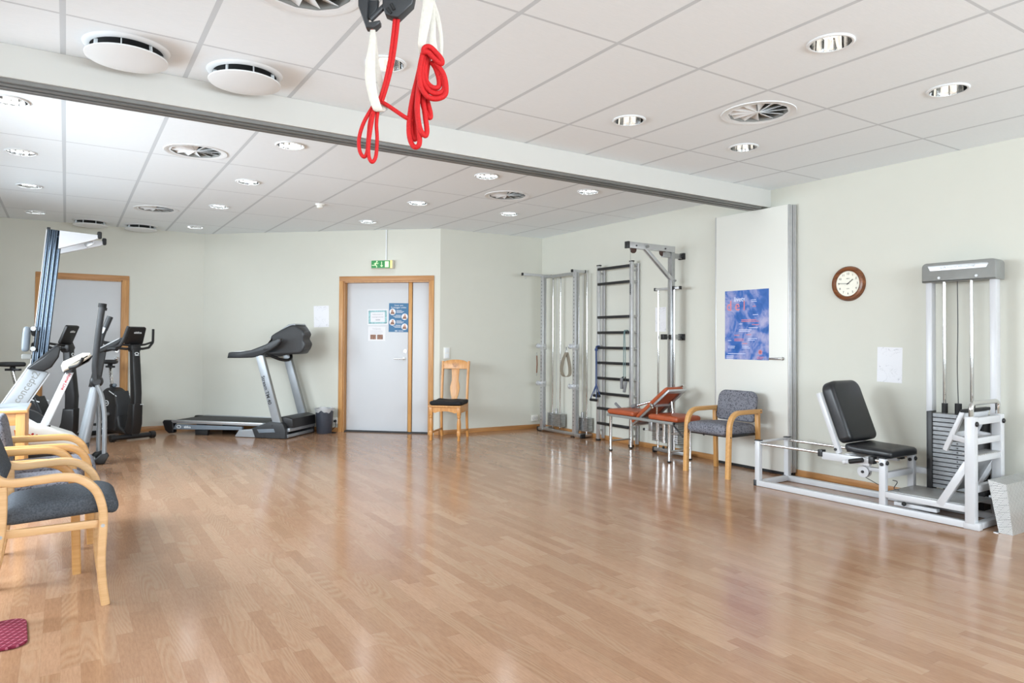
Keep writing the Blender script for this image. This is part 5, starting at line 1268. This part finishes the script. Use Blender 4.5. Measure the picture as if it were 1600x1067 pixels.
# ------------------------------------------------------------------ camera frame, used to read places off the photograph
F_, PSI, CY_, TH, RO, HC = 1085.81, .5704, 515.428, .01727, .00634, 1.263
right = Vector((cos(PSI), -sin(PSI), 0)); fwd = Vector((sin(PSI), cos(PSI), 0)); up_ = Vector((0, 0, 1))
f2 = fwd*cos(TH)+up_*sin(TH); u2 = up_*cos(TH)-fwd*sin(TH)
r3 = right*cos(RO)+u2*sin(RO); u3 = u2*cos(RO)-right*sin(RO)
def at(px, py, d): return Vector((0, 0, HC))+(f2+r3*((px-800)/F_)-u3*((py-CY_)/F_))*d

# suspension trainer under the ceiling
SD = 1.9
base_ = at(625, 0, SD); BX, BY = base_.x, base_.y
t = thing('suspension_trainer', 'ceiling suspension trainer with red ropes and white slings in the foreground', 'suspension trainer', (BX, BY, CZ))
def L_(p): return Vector((p.x-BX, p.y-BY, p.z-CZ))
def A_(px, py, dd=0): return L_(at(px, py, SD+dd))
def c555(x, y, dd=0): return A_(555+x/10.667, y/10.667, dd)
nv = f2; 
def slab_px(mm, pts, th, dd=0, mi=None, bev=.004):
    o = c555(pts[0][0], pts[0][1], dd); Mx = fr(o, r3, u3, -f2); inv = Mx.inverted()
    mm.slab([tuple((inv @ c555(x, y, dd)).xy) for x, y in pts], th, bev, Mx, mi)
m = MB(); slab_px(m, [(65, 40), (110, -90), (240, -90), (215, 330), (250, 400), (425, 370), (425, 420), (345, 500), (195, 497), (65, 130)], .03, 0)
slab_px(m, [(215, 20), (400, 20), (380, 180), (260, 320), (222, 320)], .02, .012)
m.build('pulley_body', 'dark_grey', t)
m = MB(); slab_px(m, [(470, -90), (1010, -90), (970, 110), (735, 335), (620, 322), (515, 275), (470, 140)], .036, 0); m.cur = 1
for (a, b, c_, d_) in ((600, 65, 655, 165), (535, 135, 600, 225)):
    m.tube([c555(a, b, -.019), c555(c_, d_, -.019)], .0042, 8)
m.build('pulley_body', ['dark_grey', 'black_soft'], t)
m = MB(); m.tube([c555(255, 330, -.006), c555(500, 90, -.006)], .0075, 14); m.build('lock_bar', 'dark_grey', t)
m = MB()
for x in (170, 700): m.bar(c555(x, -80), Vector((c555(x, -80).x, c555(x, -80).y, -.03)), .03, .004)
m.build('hanging_strap', 'black_soft', t)
m = MB(); m.box((.02, -.01, -.02), (.62, .06, .04), .006, M=RZ(-32)); m.build('ceiling_rail', 'alu', t)
RRP = .0052
m = MB()
for dx in (0, 5.4): m.tube(smooth_pts([A_(618.5+dx, 14, .0), A_(613.5+dx, 60), A_(608+dx*.9, 100), A_(600+dx*.8, 135), A_(592.5+dx*.8, 158, .004)], 6), RRP, 10)
m.build('rope', 'red', t)
m = MB(); m.tube([c555(290, 440), c555(295, 500)], .0055, 10); m.build('knot', 'red', t)
def c530(x, y, dd=0): return A_(530+x/3.95, y/3.95, dd)
m = MB(); m.tube(smooth_pts([c530(212, 650, .01), c530(150, 760), c530(122, 860), c530(128, 935), c530(152, 968), c530(172, 940), c530(180, 850), c530(192, 740), c530(222, 660)], 6), RRP, 10)
m.tube(smooth_pts([c530(222, 655, .012), c530(202, 750, -.008), c530(184, 870, -.008), c530(182, 960, -.006), c530(202, 1000, -.004), c530(226, 965), c530(234, 860), c530(230, 760), c530(242, 660, .01)], 6), RRP, 10)
m.build('rope_loop', 'red', t)
m = MB(); m.tube(smooth_pts([c530(250, 625, .012), c530(290, 645), c530(350, 685), c530(405, 722), c530(455, 745, .012)], 6), RRP*1.1, 10); m.build('rope', 'red', t)
# sling hanging on the left
def ribbon(mm, pts, side, th=.0022):
    """pts: (px, py, width px, depth offset)"""
    P = [A_(p[0], p[1], p[3]) for p in pts]; W = [p[2]/F_*SD for p in pts]
    n = 4; PP = smooth_pts(P, n); WW = []
    for i in range(len(W)-1): WW += [W[i]+(W[i+1]-W[i])*k/n for k in range(n)]
    WW.append(W[-1]); mm.sweep(PP, rrect(1, 1, .3, 2), side, scale=[(w, th) for w in WW])
m = MB(); ribbon(m, [(582.5, 47, 8, 0), (581.5, 70, 11, -.002), (579, 95, 15, -.004), (578.5, 120, 17, -.006), (582, 145, 15, -.008), (589, 168, 15, -.010), (594, 173, 14, .0), (601, 165, 12, .014)], r3, .006)
ribbon(m, [(583.5, 47, 7, .01), (586, 80, 9, .012), (590, 110, 10, .014), (596, 140, 9, .016), (600, 165, 10, .014)], r3, .003)
m.build('sling', 'webbing', t)
# sling on the right with the rope bundle
m = MB(); ribbon(m, [(670, -60, 17, 0), (669, 0, 17, 0), (666, 25, 16.5, -.003), (661, 55, 14, -.006), (659, 70, 12, -.004), (659, 84, 8, .004)], r3, .003)
ribbon(m, [(671, -60, 16, .01), (672, 5, 14, .01), (676, 30, 9, .006), (676, 60, 10, .002), (679, 90, 15, .0)], r3, .003)
ribbon(m, [(676, 0, 6, .014), (683, 25, 8, .012), (689, 55, 5.5, .008), (689, 85, 5, .006), (685, 108, 8, .006)], r3, .003)
m.build('sling', 'webbing', t)
m = MB(); pz_ = A_(670, -55); m.bar(pz_, Vector((pz_.x, pz_.y, -.002)), .03, .006); m.build('hanging_strap', 'webbing', t)
def c605(x, y, dd=0): return A_(605+x/5.93, 60+y/5.93, dd)
RB = .0072
loops = [
 [(335, 130, .01), (290, 330, .012), (235, 560, .01), (205, 760, .006), (205, 900, .004), (235, 990, 0), (275, 1005, -.004), (300, 960, -.006), (290, 800, -.006), (275, 620, -.004), (300, 400, .0), (350, 150, .0)],
 [(350, 120, .0), (305, 380, -.006), (280, 640, -.012), (300, 820, -.012), (345, 900, -.010), (368, 860, -.006), (350, 700, 0), (330, 520, .004), (350, 300, .006), (370, 140, .008)],
 [(360, 160, .012), (330, 420, .014), (330, 600, .012), (360, 690, .01), (395, 735, .008), (400, 690, .012), (370, 560, .016), (360, 380, .018), (385, 180, .016)],
 [(260, 560, .016), (225, 760, .016), (230, 880, .014), (255, 935, .012), (275, 890, .014), (262, 760, .018), (270, 600, .02)],
 [(330, 140, -.012), (300, 300, -.016), (310, 440, -.018), (370, 535, -.018), (450, 560, -.016), (530, 530, -.012), (545, 450, -.008), (520, 330, -.006), (450, 225, -.006)],
 [(350, 150, -.004), (325, 300, -.008), (340, 420, -.010), (410, 500, -.012), (490, 505, -.010), (530, 450, -.004), (500, 330, .0), (430, 230, .002)],
 [(375, 170, .002), (350, 300, -.002), (365, 400, -.004), (420, 455, -.006), (475, 450, -.004), (480, 380, .0), (450, 280, .004), (410, 220, .006)]]
m = MB()
for lp in loops: m.tube(smooth_pts([c605(*p) for p in lp], 6), RB, 10)
m.tube(smooth_pts([c605(335, 150, -.016), c605(345, 90, -.018), c605(395, 80, -.018), c605(460, 140, -.016), c605(505, 200, -.014), c605(500, 235, -.012), c605(440, 190, -.016), c605(380, 130, -.02), c605(335, 125, -.02)], 6), RB, 10)
m.build('rope_bundle', 'red', t)

# ------------------------------------------------------------------ camera, daylight
cam = bpy.data.cameras.new('camera'); co = bpy.data.objects.new('camera', cam); COL.objects.link(co)
cam.sensor_width = 36; cam.lens = F_/1600*36; cam.shift_y = (CY_-533.5)/1600; cam.clip_start = .05; cam.clip_end = 60
Mx = Matrix((r3, u3, -f2)).transposed().to_4x4(); Mx.translation = (0, 0, HC); co.matrix_world = Mx
SC.camera = co
w = bpy.data.worlds.new('daylight'); SC.world = w; w.use_nodes = True
w.node_tree.nodes['Background'].inputs['Color'].default_value = (.92, .96, 1, 1); w.node_tree.nodes['Background'].inputs['Strength'].default_value = .6
def daylight(loc, rot, sx, sy, e, spread):
    l = bpy.data.lights.new('window_daylight', 'AREA'); l.shape = 'RECTANGLE'; l.size = sx; l.size_y = sy; l.energy = e; l.color = (.82, .92, 1); l.spread = radians(spread)
    o = bpy.data.objects.new('window_daylight', l); COL.objects.link(o); o.location = loc; o.rotation_euler = rot
for (a, b), e in zip(WIN, (14, 36, 172, 80)):
    daylight((XL-.02, (a+b)/2, (WZ0+WZ1)/2), (0, radians(-90+27), 0), WZ1-WZ0-.1, b-a-.1, e, 142)
for (a, b) in FILL_WIN:  # added fill through the rear openings, tilted up to brighten the ceiling
    daylight(((a+b)/2, YR-.01, (WZ0+WZ1)/2), (radians(104), 0, 0), b-a-.1, WZ1-WZ0-.1, 116, 175)
SC.view_settings.view_transform = 'Standard'; SC.view_settings.look = 'None'; SC.view_settings.gamma = 1; SC.view_settings.use_curve_mapping = False
SC.view_settings.exposure = 0.07
for (x, y) in downs:
    if y < 4.6: continue
    l = bpy.data.lights.new('downlight_lamp', 'AREA'); l.shape = 'DISK'; l.size = .15; l.energy = 1.8; l.color = (.9, .96, 1)
    o = bpy.data.objects.new('downlight_lamp', l); COL.objects.link(o); o.location = (x, y, CZ+.025)
SC.cycles.use_denoising = True
SC.cycles.max_bounces = 10; SC.cycles.diffuse_bounces = 6; SC.cycles.glossy_bounces = 5; SC.cycles.transparent_max_bounces = 8
SC.cycles.sample_clamp_indirect = 8
